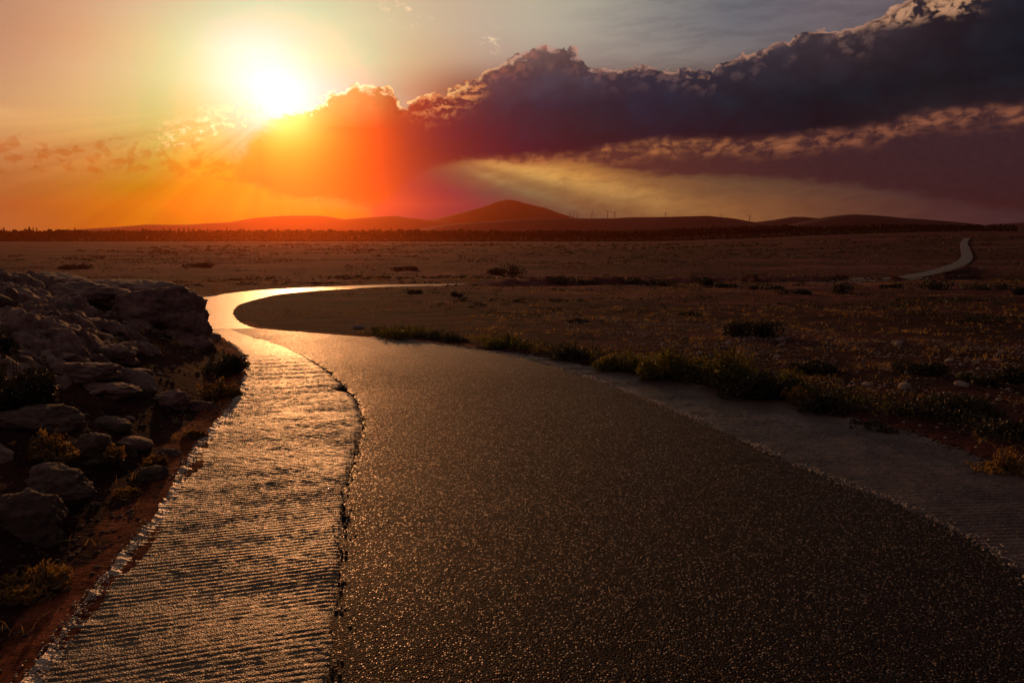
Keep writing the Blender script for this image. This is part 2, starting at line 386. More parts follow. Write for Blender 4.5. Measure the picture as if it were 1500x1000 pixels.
def tube(pts, rad, seg=6):
    pts = np.asarray(pts, float); n = len(pts); rad = np.broadcast_to(rad, n)
    t = np.gradient(pts, axis=0); t /= np.linalg.norm(t, axis=1)[:, None] + 1e-9
    ref = np.array([0, 1, .13]) if abs(t[0][2]) > .7 else np.array([0, 0, 1.])
    a = np.cross(t, ref); a /= np.linalg.norm(a, axis=1)[:, None] + 1e-9; b = np.cross(t, a)
    ang = np.linspace(0, 2 * np.pi, seg, endpoint=False)
    v = (pts[:, None] + rad[:, None, None] * (np.cos(ang)[None, :, None] * a[:, None] + np.sin(ang)[None, :, None] * b[:, None])).reshape(-1, 3)
    fc = []
    for i in range(n - 1):
        for j in range(seg):
            k = (j + 1) % seg; fc.append((i * seg + j, i * seg + k, (i + 1) * seg + k, (i + 1) * seg + j))
    return v, np.array(fc)

# ------------------------------------------------------------------ materials
def new_mat(name, rough=.9, spec=.5):
    m = bpy.data.materials.new(name); m.use_nodes = True; t = m.node_tree; E.nt = t
    b = t.nodes['Principled BSDF']; b.inputs['Roughness'].default_value = rough
    b.inputs['Specular IOR Level'].default_value = spec
    g = t.nodes.new('ShaderNodeNewGeometry')
    return m, b, E(g.outputs['Position'])
def obj_coord():
    n = E.nt.nodes.new('ShaderNodeTexCoord'); return E(n.outputs['Object'])
def lk(e, sock): E.nt.links.new(e.v, sock)
def bump(b, h, dist, strength=1.0, prev=None):
    n = E.nt.nodes.new('ShaderNodeBump'); n.inputs['Distance'].default_value = dist; n.inputs['Strength'].default_value = strength
    E.nt.links.new(h.v, n.inputs['Height'])
    if prev is not None: E.nt.links.new(prev.outputs[0], n.inputs['Normal'])
    E.nt.links.new(n.outputs[0], b.inputs['Normal']); return n

# asphalt: dark binder with polished stones
m_asphalt, b, P = new_mat('asphalt', .6, .24)
agg = voro(P, 112, out='Distance'); aggc = voro(P, 112, out='Color')
ac, _, _ = sep(aggc)
big = noise(P, 1.1, 4); patch = noise(scl(P, 1, 1, 0), .35, 3)
colr = mixc(sstep(agg, .55, .25), (.006, .0052, .0066), ramp(ac, [(0, (.010, .0085, .0105)), (.6, (.022, .0185, .021)), (.9, (.042, .035, .037)), (1, (.11, .09, .085))]))
colr = mixc(.9, colr, mixc(1.0, colr, ramp(big * .5 + patch * .5, [(.36, (.5, .5, .52)), (.64, (1.7, 1.6, 1.55))]), 'MULTIPLY'))
lk(colr, b.inputs['Base Color'])
lk(clamp(.62 - .30 * sstep(ac, .74, .98) + (patch - .5) * .3 + (big - .5) * .2), b.inputs['Roughness'])
_, apy, _ = sep(P); worn = sstep(apy, 7.0, 12.5)
lk(mixc(worn, mixc(sstep(ac, .78, 1.0), (.05,) * 3, (.42,) * 3), (.6,) * 3), b.inputs['Specular IOR Level'])
h = sstep(agg, .72, .12) * (.45 + ac * .9)
n1 = bump(b, noise(P, 14, 4, .6), .0045)
bump(b, h, .0085, 1.0, n1)

# brushed concrete
def concrete(name, base, tint, gl=.4):
    m, b, P = new_mat(name, .55, gl)
    n_ = noise(P, 2.2, 5, .6); fine_ = noise(P, 60, 4, .65); st = noise(scl(P, 1.2, 9, 1), 1.5, 4, .6)
    colr = ramp(n_ * .6 + fine_ * .25 + st * .25, [(.38, tuple(v * .45 for v in base)), (.55, base), (.72, tuple(v * 1.5 for v in tint))])
    lk(colr, b.inputs['Base Color'])
    lk(clamp(.26 + fine_ * .35), b.inputs['Roughness'])
    n1 = bump(b, noise(P, 30, 5, .7), .006)
    bump(b, sstep(voro(P, 110), .6, .1) * (.4 + noise(P, 35, 3)), .0050, 1.0, n1)
    return m
m_conc_l = concrete('weathered_concrete', (.050, .034, .026), (.092, .063, .046), .32)
m_bend = concrete('worn_road_surface', (.060, .046, .038), (.095, .075, .06)); _b = m_bend.node_tree.nodes['Principled BSDF']; _b.inputs['Specular IOR Level'].default_value = .75
_r = _b.inputs['Roughness']; m_bend.node_tree.links.remove(_r.links[0]); _r.default_value = .40
m_conc_r = concrete('brushed_concrete', (.058, .040, .037), (.098, .070, .062), .24)
m_edge = concrete('chipped_concrete_edge', (.30, .25, .20), (.36, .31, .26))

# soil of the plain
m_soil, b, P = new_mat('dry_soil', 1.0, .06)
n0 = noise(scl(P, 1, 1, 0), .018, 5, .6); n1_ = noise(scl(P, .5, 1.6, 0), .16, 6, .62); n2_ = noise(P, 2.0, 6, .65); n3_ = noise(P, 22, 5, .7)
sx, sy, sz = sep(P)
mixv = (n0 - .5) * .75 + n1_ * .45 + n2_ * .25 + n3_ * .2 + .17
colr = ramp(mixv, [(.46, (.011, .0045, .004)), (.55, (.028, .011, .009)), (.63, (.072, .028, .021)), (.71, (.17, .085, .062)), (.80, (.28, .175, .14))])
# cultivated strips far out on the plain
strip = noise(comb(sx * .0015, sy * .022 + sx * .002, 1.0), 1.0, 3, .6)
farm = sstep(sy, 60, 170)
colr = mixc(farm * .75, colr, ramp(strip + (n1_ - .5) * .25, [(.32, (.022, .009, .007)), (.48, (.048, .018, .012)), (.52, (.085, .037, .026)), (.58, (.044, .017, .012)), (.72, (.024, .010, .008))]))
at_ = E.nt.nodes.new('ShaderNodeAttribute'); at_.attribute_name = 'earth'
red = sstep(E(at_.outputs['Fac']) + (noise(P, 5, 6, .7) - .5) * 1.1, .42, .62)
colr = mixc(red, colr, ramp(noise(P, 9, 6, .7), [(.3, (.05, .018, .008)), (.5, (.17, .060, .021)), (.7, (.28, .115, .045))]))
lk(mixc(1.0, colr, (1.0, .80, 1.12), 'MULTIPLY'), b.inputs['Base Color'])
q = bump(b, noise(scl(P, .7, 1.3, 1), 1.3, 7, .70), .42)
bump(b, noise(P, 26, 5, .72), .02, 1.0, q)


# limestone
def rock_mat(name, c0, c1, c2):
    m, b, P = new_mat(name, .85, .35)
    a = noise(P, 1.8, 6, .62); c_ = noise(P, 11, 6, .7); pit = voro(P, 26, .4)
    lk(ramp(a * .5 + c_ * .5, [(.36, c0), (.5, c1), (.66, c2)]), b.inputs['Base Color'])
    q = bump(b, noise(P, 7, 7, .68), .05); bump(b, pit + noise(P, 60, 4, .7) * .6, .010, 1.0, q)
    return m
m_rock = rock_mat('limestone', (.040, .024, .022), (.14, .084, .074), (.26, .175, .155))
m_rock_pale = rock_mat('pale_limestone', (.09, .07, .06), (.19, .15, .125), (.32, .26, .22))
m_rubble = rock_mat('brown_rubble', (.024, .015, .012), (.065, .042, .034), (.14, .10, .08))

def leaf_mat(name, c0, c1, trans=.5, rough=.6):
    m = bpy.data.materials.new(name); m.use_nodes = True; t = m.node_tree; E.nt = t; t.nodes.clear()
    g = t.nodes.new('ShaderNodeNewGeometry'); P = E(g.outputs['Position'])
    isl = E(g.outputs['Random Per Island'])
    colr = mixc(isl, c0, c1); colr = mixc(.6, colr, mixc(1.0, colr, ramp(noise(P, 3.0, 2), [(.35, (.6,) * 3), (.65, (1.4,) * 3)]), 'MULTIPLY'))
    d = t.nodes.new('ShaderNodeBsdfPrincipled'); d.inputs['Roughness'].default_value = rough; d.inputs['Specular IOR Level'].default_value = .3
    tr = t.nodes.new('ShaderNodeBsdfTranslucent'); mx = t.nodes.new('ShaderNodeMixShader'); mx.inputs[0].default_value = trans
    lk(colr, d.inputs['Base Color']); lk(mixc(1.0, colr, (1.6, 1.5, .8), 'MULTIPLY'), tr.inputs['Color'])
    t.links.new(d.outputs[0], mx.inputs[1]); t.links.new(tr.outputs[0], mx.inputs[2])
    o = t.nodes.new('ShaderNodeOutputMaterial'); t.links.new(mx.outputs[0], o.inputs[0]); return m
m_leaf = leaf_mat('olive_leaf', (.050, .052, .012), (.15, .13, .03))
m_leaf_dark = leaf_mat('dark_scrub_leaf', (.018, .018, .009), (.040, .034, .016), .22)
m_leaf_dry = leaf_mat('dry_leaf', (.10, .055, .022), (.24, .15, .06), .45)
m_grass_dry = leaf_mat('dry_grass_blade', (.12, .075, .03), (.30, .20, .09), .5)
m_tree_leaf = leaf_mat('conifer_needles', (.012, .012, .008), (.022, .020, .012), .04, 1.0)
m_wood, b, P = new_mat('woody_stem', .9, .2)
lk(ramp(noise(P, 20, 4), [(.3, (.035, .022, .014)), (.7, (.10, .065, .04))]), b.inputs['Base Color'])
m_turbine, b, P = new_mat('turbine_paint', .6, .4); b.inputs['Base Color'].default_value = (.55, .55, .56, 1)
lk(mixc(noise(P, .4, 3), (.42, .42, .43), (.6, .6, .6)), b.inputs['Base Color'])
m_hill, b, P = new_mat('hill_ground', .95, .1)
lk(ramp(noise(P, .004, 6, .6), [(.35, (.022, .020, .026)), (.65, (.05, .043, .052))]), b.inputs['Base Color'])

# ------------------------------------------------------------------ shape of the land
_hd = np.array([0, 8, 12, 16, 20, 25, 30, 40, 50, 70, 90, 140, 200, 540, 2000, 30000.])
_hh = np.array([1.6, 1.6, 1.74, 1.95, 2.2, 2.52, 2.85, 3.45, 4.0, 5.05, 5.95, 6.6, 7.0, 7.6, 7.9, 8.0])
def _smooth_table():
    x = np.concatenate([np.linspace(0, 100, 2001), np.linspace(100.5, 1000, 1800), np.linspace(1010, 30000, 2900)])
    y = np.interp(x, _hd, _hh); k = np.ones(121) / 121
    y1 = y.copy(); y1[60:1940] = np.convolve(y, k, 'same')[60:1940]
    return x, y1
_tx, _ty = _smooth_table()
def T0(X, Y):
    """height of the smooth land (the road lies on it)"""
    X = np.asarray(X, float); Y = np.asarray(Y, float)
    d = np.sqrt(np.maximum(Y, 0) ** 2 + (0.12 * X) ** 2)
    z = EYE - np.interp(d, _tx, _ty)
    z = z + 8.0 * ss((X - 80) / 300) * ss((Y - 60) / 330) * (1 - ss((Y - 900) / 3000))
    return z
def ground_hit(px, py, tmax=12000):
    d = ray(px, py); ts = np.concatenate([np.linspace(1, 100, 4000), np.geomspace(100, tmax, 6000)])
    x, y, z = d.x * ts, d.y * ts, EYE + d.z * ts
    s = np.nonzero(z < T0(x, y))[0]
    i = s[0] if len(s) else len(ts) - 1
    return float(x[i]), float(y[i])

# ------------------------------------------------------------------ the road lines
def spline(pts, step):
    P = np.array(pts, float); P = np.vstack([2 * P[0] - P[1], P, 2 * P[-1] - P[-2]]); out = []
    for i in range(1, len(P) - 2):
        p0, p1, p2, p3 = P[i - 1:i + 3]; n = max(2, int(np.linalg.norm(p2 - p1) / step)); t = np.linspace(0, 1, n, endpoint=False)[:, None]
        a, b_, c_ = np.linalg.norm(p1 - p0) ** .5, np.linalg.norm(p2 - p1) ** .5, np.linalg.norm(p3 - p2) ** .5
        m1 = (p2 - p1) + b_ * ((p1 - p0) / a - (p2 - p0) / (a + b_)); m2 = (p2 - p1) + b_ * ((p3 - p2) / c_ - (p3 - p1) / (b_ + c_))
        out.append((2 * t ** 3 - 3 * t ** 2 + 1) * p1 + (t ** 3 - 2 * t ** 2 + t) * m1 + (-2 * t ** 3 + 3 * t ** 2) * p2 + (t ** 3 - t ** 2) * m2)
    out.append(P[-2][None]); return np.vstack(out)
G = ground_hit
L0 = [(-.2, -5), (-.9, -2), (-1.45, .8)] + [G(*p) for p in [(40, 995), (150, 850), (225, 760), (265, 690), (300, 640), (342, 590), (356, 550), (350, 520), (325, 500)]] + \
     [(-5.3, 11.7), (-8.0, 14.6), (-11, 18.6), (-13, 23), (-14.1, 27.5)] + [G(*p) for p in [(302, 436), (328, 431.5), (376, 426), (408, 424), (440, 422.3), (504, 420), (560, 418)]] + [(-2, 61), (12, 69), (28, 77), (44, 87), (53, 91)]
R0 = [(5.6, -5), (5.2, -2), (4.7, .8), (3.95, 3.2)] + [G(*p) for p in [(1500, 690), (1420, 661), (1320, 630), (1200, 598), (1100, 577), (1000, 560), (900, 543), (800, 524), (700, 511), (600, 500), (504, 493), (440, 488), (380, 482.5), (356, 474), (346, 463), (346, 454), (354, 447), (376, 440), (408, 432.5), (440, 429), (472, 426.3), (520, 423.6), (570, 421.3)]] + \
     [(-2, 55), (12, 63), (28, 71), (46, 81), (55, 85)]
S1 = [(.1, -5), (-.25, -2), (-.5, .8)] + [G(*p) for p in [(487, 1000), (496, 900), (504, 800), (508, 720), (524, 660), (533, 625), (520, 585), (503, 566), (480, 545), (455, 530), (425, 515), (392, 502), (362, 494), (335, 484)]]
S2 = [(3.9, -5), (3.6, -2), (3.1, .8)] + [G(*p) for p in [(1560, 895), (1450, 812), (1330, 750), (1200, 700), (1080, 645), (1000, 610), (900, 570), (800, 537), (700, 515), (620, 503), (560, 495)]]
FARC = [(47, 79)] + [G(*p) for p in [(1100, 418), (1190, 416), (1260, 412), (1330, 407), (1375, 398), (1405, 388), (1416, 378), (1414, 366), (1412, 357), (1416, 350)]]
l0, r0, s1, s2 = (spline(a, .25) for a in (L0, R0, S1, S2))
far_c = spline(FARC, 2.0)
def offset(c, w):
    t = np.gradient(c, axis=0); t /= np.linalg.norm(t, axis=1)[:, None]; return c + np.c_[-t[:, 1], t[:, 0]] * w
poly_road = np.vstack([l0, r0[::-1]]); poly_far = np.vstack([offset(far_c, 1.35), offset(far_c, -1.35)[::-1]])
from mathutils.kdtree import KDTree
def boundary(lines):
    """samples of the road edges with the direction pointing off the road"""
    P, N = [], []
    for c, sgn in lines:
        near = c[c[:, 1] < 18]; c = resample(c, step=.06) if c[:, 1].max() < 120 else resample(c, step=.5)
        t = np.gradient(c, axis=0); t /= np.linalg.norm(t, axis=1)[:, None]
        P.append(c); N.append(np.c_[-t[:, 1], t[:, 0]] * sgn)
    P = np.vstack(P); N = np.vstack(N); kd = KDTree(len(P))
    for i, p in enumerate(P): kd.insert((p[0], p[1], 0), i)
    kd.balance(); return kd, P, N
def resample(c, n=None, step=None):
    s = np.r_[0, np.cumsum(np.linalg.norm(np.diff(c, axis=0), axis=1))]
    n = n or int(s[-1] / step); t = np.linspace(0, s[-1], n); return np.c_[np.interp(t, s, c[:, 0]), np.interp(t, s, c[:, 1])]
KN = boundary([(l0, 1), (r0, -1)]); KF = boundary([(offset(far_c, 1.35), 1), (offset(far_c, -1.35), -1)])
def kdist(K, X, Y):
    kd, P, N = K; out = np.empty(len(X)); idx = np.empty(len(X), int); find = kd.find
    for i, (x, y) in enumerate(zip(X.tolist(), Y.tolist())):
        _, j, d = find((x, y, 0)); out[i] = d; idx[i] = j
    side = ((X - P[idx, 0]) * N[idx, 0] + (Y - P[idx, 1]) * N[idx, 1]) > 0
    return np.where(side, -out, out)
def road_dist(X, Y):
    """metres to the road's edge, positive on the road"""
    sh = np.shape(X); X = np.ravel(X).astype(float); Y = np.ravel(Y).astype(float); out = np.full(X.shape, -99.)
    m = (Y > -5) & (Y < 94) & (X > -30) & (X < 66); out[m] = kdist(KN, X[m], Y[m])
    m = (Y > 70) & (Y < 420) & (X > 30) & (X < 320); out[m] = np.maximum(out[m], kdist(KF, X[m], Y[m]))
    return out.reshape(sh)
_b = np.vstack([r0[r0[:, 1] > 49], offset(far_c, -1.35)]); _b = resample(_b[_b[:, 1] < 145], step=.3); KB = KDTree(len(_b))
for i, p in enumerate(_b): KB.insert((p[0], p[1], 0), i)
KB.balance()
def bank(X, Y, dd):
    """the rocky bank left of the road"""
    side = ss((-X - 1.2 - .16 * np.clip(Y, 0, 9)) / .9)
    far = 1 - ss((Y - 9.6 + .10 * (X + 4)) / 2.6)
    near = ss((Y + 4) / 6)
    rise = 1 - np.exp(-np.clip(dd - .35, 0, 99) / 1.5)
    lim = .90 + .30 * ss((-X - 4) / 4)
    return side * far * near * rise * lim
def ground_z(X, Y, rd=None):
    X = np.asarray(X, float); Y = np.asarray(Y, float)
    if rd is None: rd = road_dist(X, Y)
    r = np.hypot(X, Y); out_ = np.clip(-rd, 0, 99)
    edge = ss(out_ / 1.2)
    z = T0(X, Y)
    z = z + edge * (.055 * fbm(X * .9, Y * .9, 1, 4, .6) + .02 * fbm(X * 5, Y * 5, 2, 3, .6))
    z = z + ss((out_ - .6) / 7) * (.42 * fbm(X * .13, Y * .13, 5, 4, .55)) * ss((r - 6) / 14)
    z = z + ss((out_ - 3) / 25) * (.55 * fbm(X * .035, Y * .035, 8, 3)) * ss((r - 25) / 60) * (1 - .7 * ss((r - 150) / 200))
    m = (Y > 49) & (Y < 140) & (X > -9) & (X < 140) & (rd < 0) & (rd > -5)
    if m.any():
        q = np.zeros(X.shape); d_ = np.array([KB.find((a, c, 0))[2] for a, c in zip(X[m].tolist(), Y[m].tolist())])
        q[m] = .62 * np.exp(-((d_ - 1.7) / 1.0) ** 2) * (1 + .8 * fbm(X[m] * .25, Y[m] * .25, 19, 3)) * ss((Y[m] - 50) / 6) * (1 - ss((Y[m] - 110) / 25)); z = z + q
    bk = bank(X, Y, out_)
    z = z + bk * (1 + .35 * fbm(X * .8, Y * .8, 3, 4, .6)) + ss(bk * 3) * .08 * fbm(X * 3, Y * 3, 7, 3, .6)
    # worn verge: earth laps over the concrete edge in places
    lap = .11 + .17 * fbm(X * 1.1, Y * 1.1, 12, 4, .6)
    k = ss((rd - np.minimum(lap, .3) ) / .10 + .5)
    z = z + (1 - k) * .03 - k * (.07 + .0006 * r)
    return z
def gz(x, y): return float(ground_z(np.array([x]), np.array([y]))[0])

# ------------------------------------------------------------------ the ground
def grid_faces(nr, nc, wrap=False):
    i = np.arange(nr - 1)[:, None]; j = np.arange(nc if wrap else nc - 1)[None, :]; k = (j + 1) % nc
    return np.stack([i * nc + j, i * nc + k, (i + 1) * nc + k, (i + 1) * nc + j], -1).reshape(-1, 4)
rr = np.concatenate([[.02], np.geomspace(.5, 2700, 500)])
aa = np.concatenate([np.linspace(-42, 42, 440), np.linspace(42, 318, 92)[1:-1]]); aa = np.radians(aa)
X = rr[:, None] * np.sin(aa)[None]; Y = rr[:, None] * np.cos(aa)[None]
RD = road_dist(X, Y); Z = ground_z(X, Y, RD)
fc = grid_faces(len(rr), len(aa), True)[:, ::-1]
gm = mesh_np('ground', np.stack([X, Y, Z], -1).reshape(-1, 3), fc, [m_soil], True)
# orange earth beside the left edge of the road (a mask of where that earth lies)
wl = .12 + .24 * np.clip(fbm(X * .9, Y * .9, 4, 3) + .4, 0, 1)
er = ss((RD + wl) / .22 + .3) * (X < -.5) * (Y < 14) + .62 * ss((RD + .12) / .2) * (X >= -.5) * ss((fbm(X * 1.2, Y * 1.2, 9, 2)) * 3)
er = np.where((Y < -3) | (Y > 30), 0, er)
ea = gm.attributes.new('earth', 'FLOAT', 'POINT'); ea.data.foreach_set('value', er.ravel().astype(np.float32))
tag(put('ground', gm), 'dry brown plain of bare soil and scrub stretching to the hills', kind='structure')

# ------------------------------------------------------------------ the road
def cut(c, ymax=None):
    if ymax is None: return c
    i = np.nonzero(c[:, 1] > ymax)[0]; return c[:i[0]] if len(i) else c
def strip_mesh(name, A, B, nl, nc, zf, mat, skirt=.09, jagA=None, jagB=None):
    """surface between two lines, with broken edges and skirts that go down into the ground"""
    A = resample(A, nl); B = resample(B, nl); u = np.linspace(0, 1, nc)[None, :, None]
    d = B - A; L = np.linalg.norm(d, axis=1)[:, None] + 1e-9; d = d / L
    if jagA is not None: A = A + d * jagA(A)[:, None]
    if jagB is not None: B = B - d * jagB(B)[:, None]
    P = A[:, None] * (1 - u) + B[:, None] * u
    z = zf(P[..., 0], P[..., 1], u[..., 0] * np.ones((nl, 1)), L)
    V = np.concatenate([P, z[..., None]], -1)
    lo = V[:, :1].copy(); lo[..., 2] -= skirt; hi = V[:, -1:].copy(); hi[..., 2] -= skirt
    V = np.concatenate([lo, V[:, :1], V, V[:, -1:], hi], 1); W_ = nc + 4
    F_ = grid_faces(nl, W_).reshape(nl - 1, W_ - 1, 4); F_ = np.delete(F_, [1, W_ - 3], axis=1)      # sharp rim: no smoothing across it
    return mesh_np(name, V.reshape(-1, 3), F_.reshape(-1, 4), mat, True)
def jag(amp, seed, bite=None, lo=-.002, shift=0, fade=False):
    def g(P):
        x, y = P[:, 0], P[:, 1]
        v = shift + amp * (.5 + 1.3 * fbm(x * 3.2, y * 3.2, seed, 5, .65)) + amp * .7 * np.abs(fbm(x * 17, y * 17, seed + 2, 3, .6))
        if bite is not None:
            v = v + bite[2] * np.exp(-((x - bite[0]) ** 2 + (y - bite[1]) ** 2) / .012)
        return np.clip(v, lo, .5) * (1 - ss((y - 8.2) / 1.2) if fade else 1)
    return g
NG = np.array([-.28, .96])
def grooves(X, Y, pitch, amp, seed):
    wob = .025 * fbm(X * .5, Y * .5, seed, 3) + .003 * fbm(X * 4, Y * 14, seed + 1, 3)
    ph = (X * NG[0] + Y * NG[1] + wob) / pitch * 2 * np.pi
    wear = np.clip(.75 + .7 * fbm(X * 1.1, Y * 1.8, seed + 3, 4, .6), .08, 1.4)
    pits = fbm(X * 28, Y * 60, seed + 5, 3, .6)
    return amp * wear * (np.sin(ph) * .5 + .3 * np.sin(ph * 2.13 + 3 * wob)) + amp * .9 * pits
def common(X, Y): return .010 * fbm(X * .5, Y * .5, 41, 3) + .0035 * fbm(X * 7, Y * 7, 43, 3)
def z_left(X, Y, u, L):
    e = np.minimum(u, 1 - u) * L
    far_ = ss((Y - 7.8) / 1.4); rim = (1 - far_) * .020 * np.exp(-(u * L) / .05) * (1 + 1.6 * fbm(X * 12, Y * 12, 2, 3))
    r = np.hypot(X, Y)
    return T0(X, Y) + .020 + .0004 * r + (1 - far_) * .016 * fbm(X * .9, Y * 1.6, 21, 4) + far_ * (.002 + common(X, Y)) + grooves(X, Y, .034, .0042, 31) * (1 - .8 * ss((Y - 7.5) / 3)) + rim - (1 - far_) * .010 * np.exp(-(1 - u) * L / .03)
def z_asph(X, Y, u, L):
    r = np.hypot(X, Y)
    return T0(X, Y) + .026 - .004 * ss((Y - 8) / 2) + .0004 * r + common(X, Y) - .006 * np.exp(-u * L / .03) * (1 - ss((Y - 7.8) / 1.4)) 
def z_right(X, Y, u, L):
    r = np.hypot(X, Y)
    return T0(X, Y) + .012 + .0004 * r + .012 * fbm(X * .8, Y * .8, 51, 4) + grooves(X, Y * 1.0 + X * .22, .040, .0065, 61) + .012 * np.exp(-(1 - u) * L / .06) * fbm(X * 9, Y * 9, 5, 3)
hole = G(500, 573)
# left concrete strip: near part fine enough for its grooves
i9 = np.argmin(np.hypot(*(l0 - s1[-1]).T)); A = l0[:i9 + 1]; A = np.vstack([A[A[:, 1] > -3], s1[-1:]]); Bq = s1[s1[:, 1] > -3]
strip_l = put('concrete_road_strip', strip_mesh('concrete_road_strip', A, Bq, 2300, 40, z_left, m_conc_l, jagA=jag(.035, 3), jagB=jag(.016, 5, (*hole, .16), fade=True)))
pi_ = np.zeros(len(strip_l.data.polygons), np.int32); pi_.reshape(2299, -1)[:1500, :3] = 1; strip_l.data.materials.append(m_edge); strip_l.data.polygons.foreach_set('material_index', pi_)
tag(strip_l, 'old grooved concrete strip along the left side of the road', kind='structure')
Bs = s2[s2[:, 1] > -3]; Cr = r0[(r0[:, 1] > -3)]; i = np.argmin(np.hypot(*(Cr - s2[-1]).T)); Cr = Cr[:i + 1]
strip_r = put('concrete_road_shoulder', strip_mesh('concrete_road_shoulder', Bs - np.array([.10, .05]), Cr, 1900, 50, z_right, m_conc_r, jagB=jag(.035, 8)))
tag(strip_r, 'brushed concrete shoulder along the right side of the road', kind='structure')
# asphalt between the two seams (near), then the whole width round the bend
A = s1[s1[:, 1] > -3]; Bn = s2[s2[:, 1] > -3]
j = np.argmin(np.hypot(*(r0 - s2[-1]).T)); k_end = np.argmin(np.hypot(*(r0 - np.array(G(380, 482.5))).T))
Bn = np.vstack([Bn, r0[j + 1:k_end + 1]])
def map_right(A, Bn, n):
    return A, Bn
near_a = put('asphalt_road', strip_mesh('asphalt_road', A, Bn, 900, 110, z_asph, m_asphalt, jagA=jag(.060, 11, lo=-.10, shift=-.040, fade=True), jagB=jag(.05, 13)))
tag(near_a, 'dark coarse asphalt carriageway of the road between two concrete strips', kind='structure')
iL = np.nonzero((l0[:, 1] > 50) )[0][0]; iR = np.nonzero(r0[:, 1] > 46)[0][0]
A2 = np.vstack([s1[-1:], l0[i9 + 1:iL]]); B2_ = r0[k_end - 1:iR]
bend = put('bend_road', strip_mesh('bend_road', A2, B2_, 700, 24, lambda X, Y, u, L: z_asph(X, Y, u, L) - .0006, m_bend, jagA=jag(.06, 15), jagB=jag(.06, 17)))
tag(bend, 'road curving round behind the rocks and away across the plain', kind='structure')
m_far_road, b, P = new_mat('far_road_surface', .6, .5)
lk(ramp(noise(P, .5, 4), [(.3, (.018, .012, .011)), (.7, (.036, .026, .025))]), b.inputs['Base Color'])
put_d = strip_mesh('dusty_road', l0[iL - 1:], r0[iR - 1:], 200, 8, lambda X, Y, u, L: T0(X, Y) + .03 + .0005 * np.hypot(X, Y), m_far_road, skirt=.5, jagA=jag(.25, 15), jagB=jag(.25, 17))
tag(put('dusty_road', put_d), 'dusty stretch of road running right across the plain', kind='structure')
fr_ = put('far_road', strip_mesh('far_road', offset(far_c, 1.35), offset(far_c, -1.35), 260, 5, lambda X, Y, u, L: T0(X, Y) + .04 + .0010 * np.hypot(X, Y), m_far_road, skirt=.5))
tag(fr_, 'far stretch of road climbing the low hill on the right', kind='structure')

# ------------------------------------------------------------------ the rocky bank
def cells(X, Y, size, seed, stretch=1.0):
    """broken blocks: returns height of the block, tilt term and closeness to a crack"""
    r_ = np.random.default_rng(seed); xs, ys = X.ravel() / size, Y.ravel() / size / stretch
    x0, x1, y0, y1 = int(xs.min()) - 2, int(xs.max()) + 3, int(ys.min()) - 2, int(ys.max()) + 3
    gx, gy = np.meshgrid(np.arange(x0, x1), np.arange(y0, y1), indexing='ij'); pts = np.c_[gx.ravel(), gy.ravel()] + r_.uniform(-.48, .48, (gx.size, 2))
    kd = KDTree(len(pts)); [kd.insert((p[0], p[1], 0), i) for i, p in enumerate(pts)]; kd.balance()
    hh = r_.uniform(-1, 1, len(pts)); tx, ty = r_.normal(size=(2, len(pts))); I = np.empty(len(xs), int); f1 = np.empty(len(xs)); f2 = np.empty(len(xs))
    for k, (a, b_) in enumerate(zip(xs.tolist(), ys.tolist())):
        q = kd.find_n((a, b_, 0), 2); I[k] = q[0][1]; f1[k] = q[0][2]; f2[k] = q[1][2]
    tilt = (xs - pts[I, 0]) * tx[I] + (ys - pts[I, 1]) * ty[I]
    return hh[I].reshape(X.shape), tilt.reshape(X.shape), np.exp(-(f2 - f1) / .10).reshape(X.shape)
gx = np.linspace(-9.6, -1.6, 300); gy = np.concatenate([np.linspace(1.6, 6, 150), np.linspace(6.03, 12.0, 190)])
X, Y = np.meshgrid(gx, gy, indexing='ij'); rd = road_dist(X, Y); zb = ground_z(X, Y, rd); out_ = np.clip(-rd, 0, 99)
bk = bank(X, Y, out_); wx = X + .14 * fbm(X * 2.2, Y * 2.2, 70, 3); wy = Y + .14 * fbm(X * 2.2, Y * 2.2, 71, 3)
h1, t1_, c1 = cells(wx, wy, .62, 1, .8); h2, t2_, c2_ = cells(wx, wy, .21, 2, .8)
mask = ss((bk - .22 + .35 * fbm(X * 1.1, Y * 1.1, 72, 3)) / .22) * ss((out_ - .35) / .35)
rk = .10 * h1 + .07 * t1_ - .13 * c1 + .035 * h2 + .035 * t2_ - .045 * c2_ + .05 * fbm(X * 6, Y * 6, 73, 4, .6) + .07
zz = zb - .06 + mask * (rk + .05) + (.02 * fbm(X * 9, Y * 9, 74, 3) - .02) * (1 - mask)
hx = X + mask * .06 * fbm(X * 4, Y * 4, zz * 5, 3); hy = Y + mask * .06 * fbm(X * 4 + 9, Y * 4, zz * 5, 3)
bank_o = put('rocky_bank', mesh_np('rocky_bank', np.stack([hx, hy, zz], -1).reshape(-1, 3), grid_faces(len(gx), len(gy))[:, ::-1], m_rock, False))
tag(bank_o, 'fractured limestone bank rising left of the road', kind='structure')

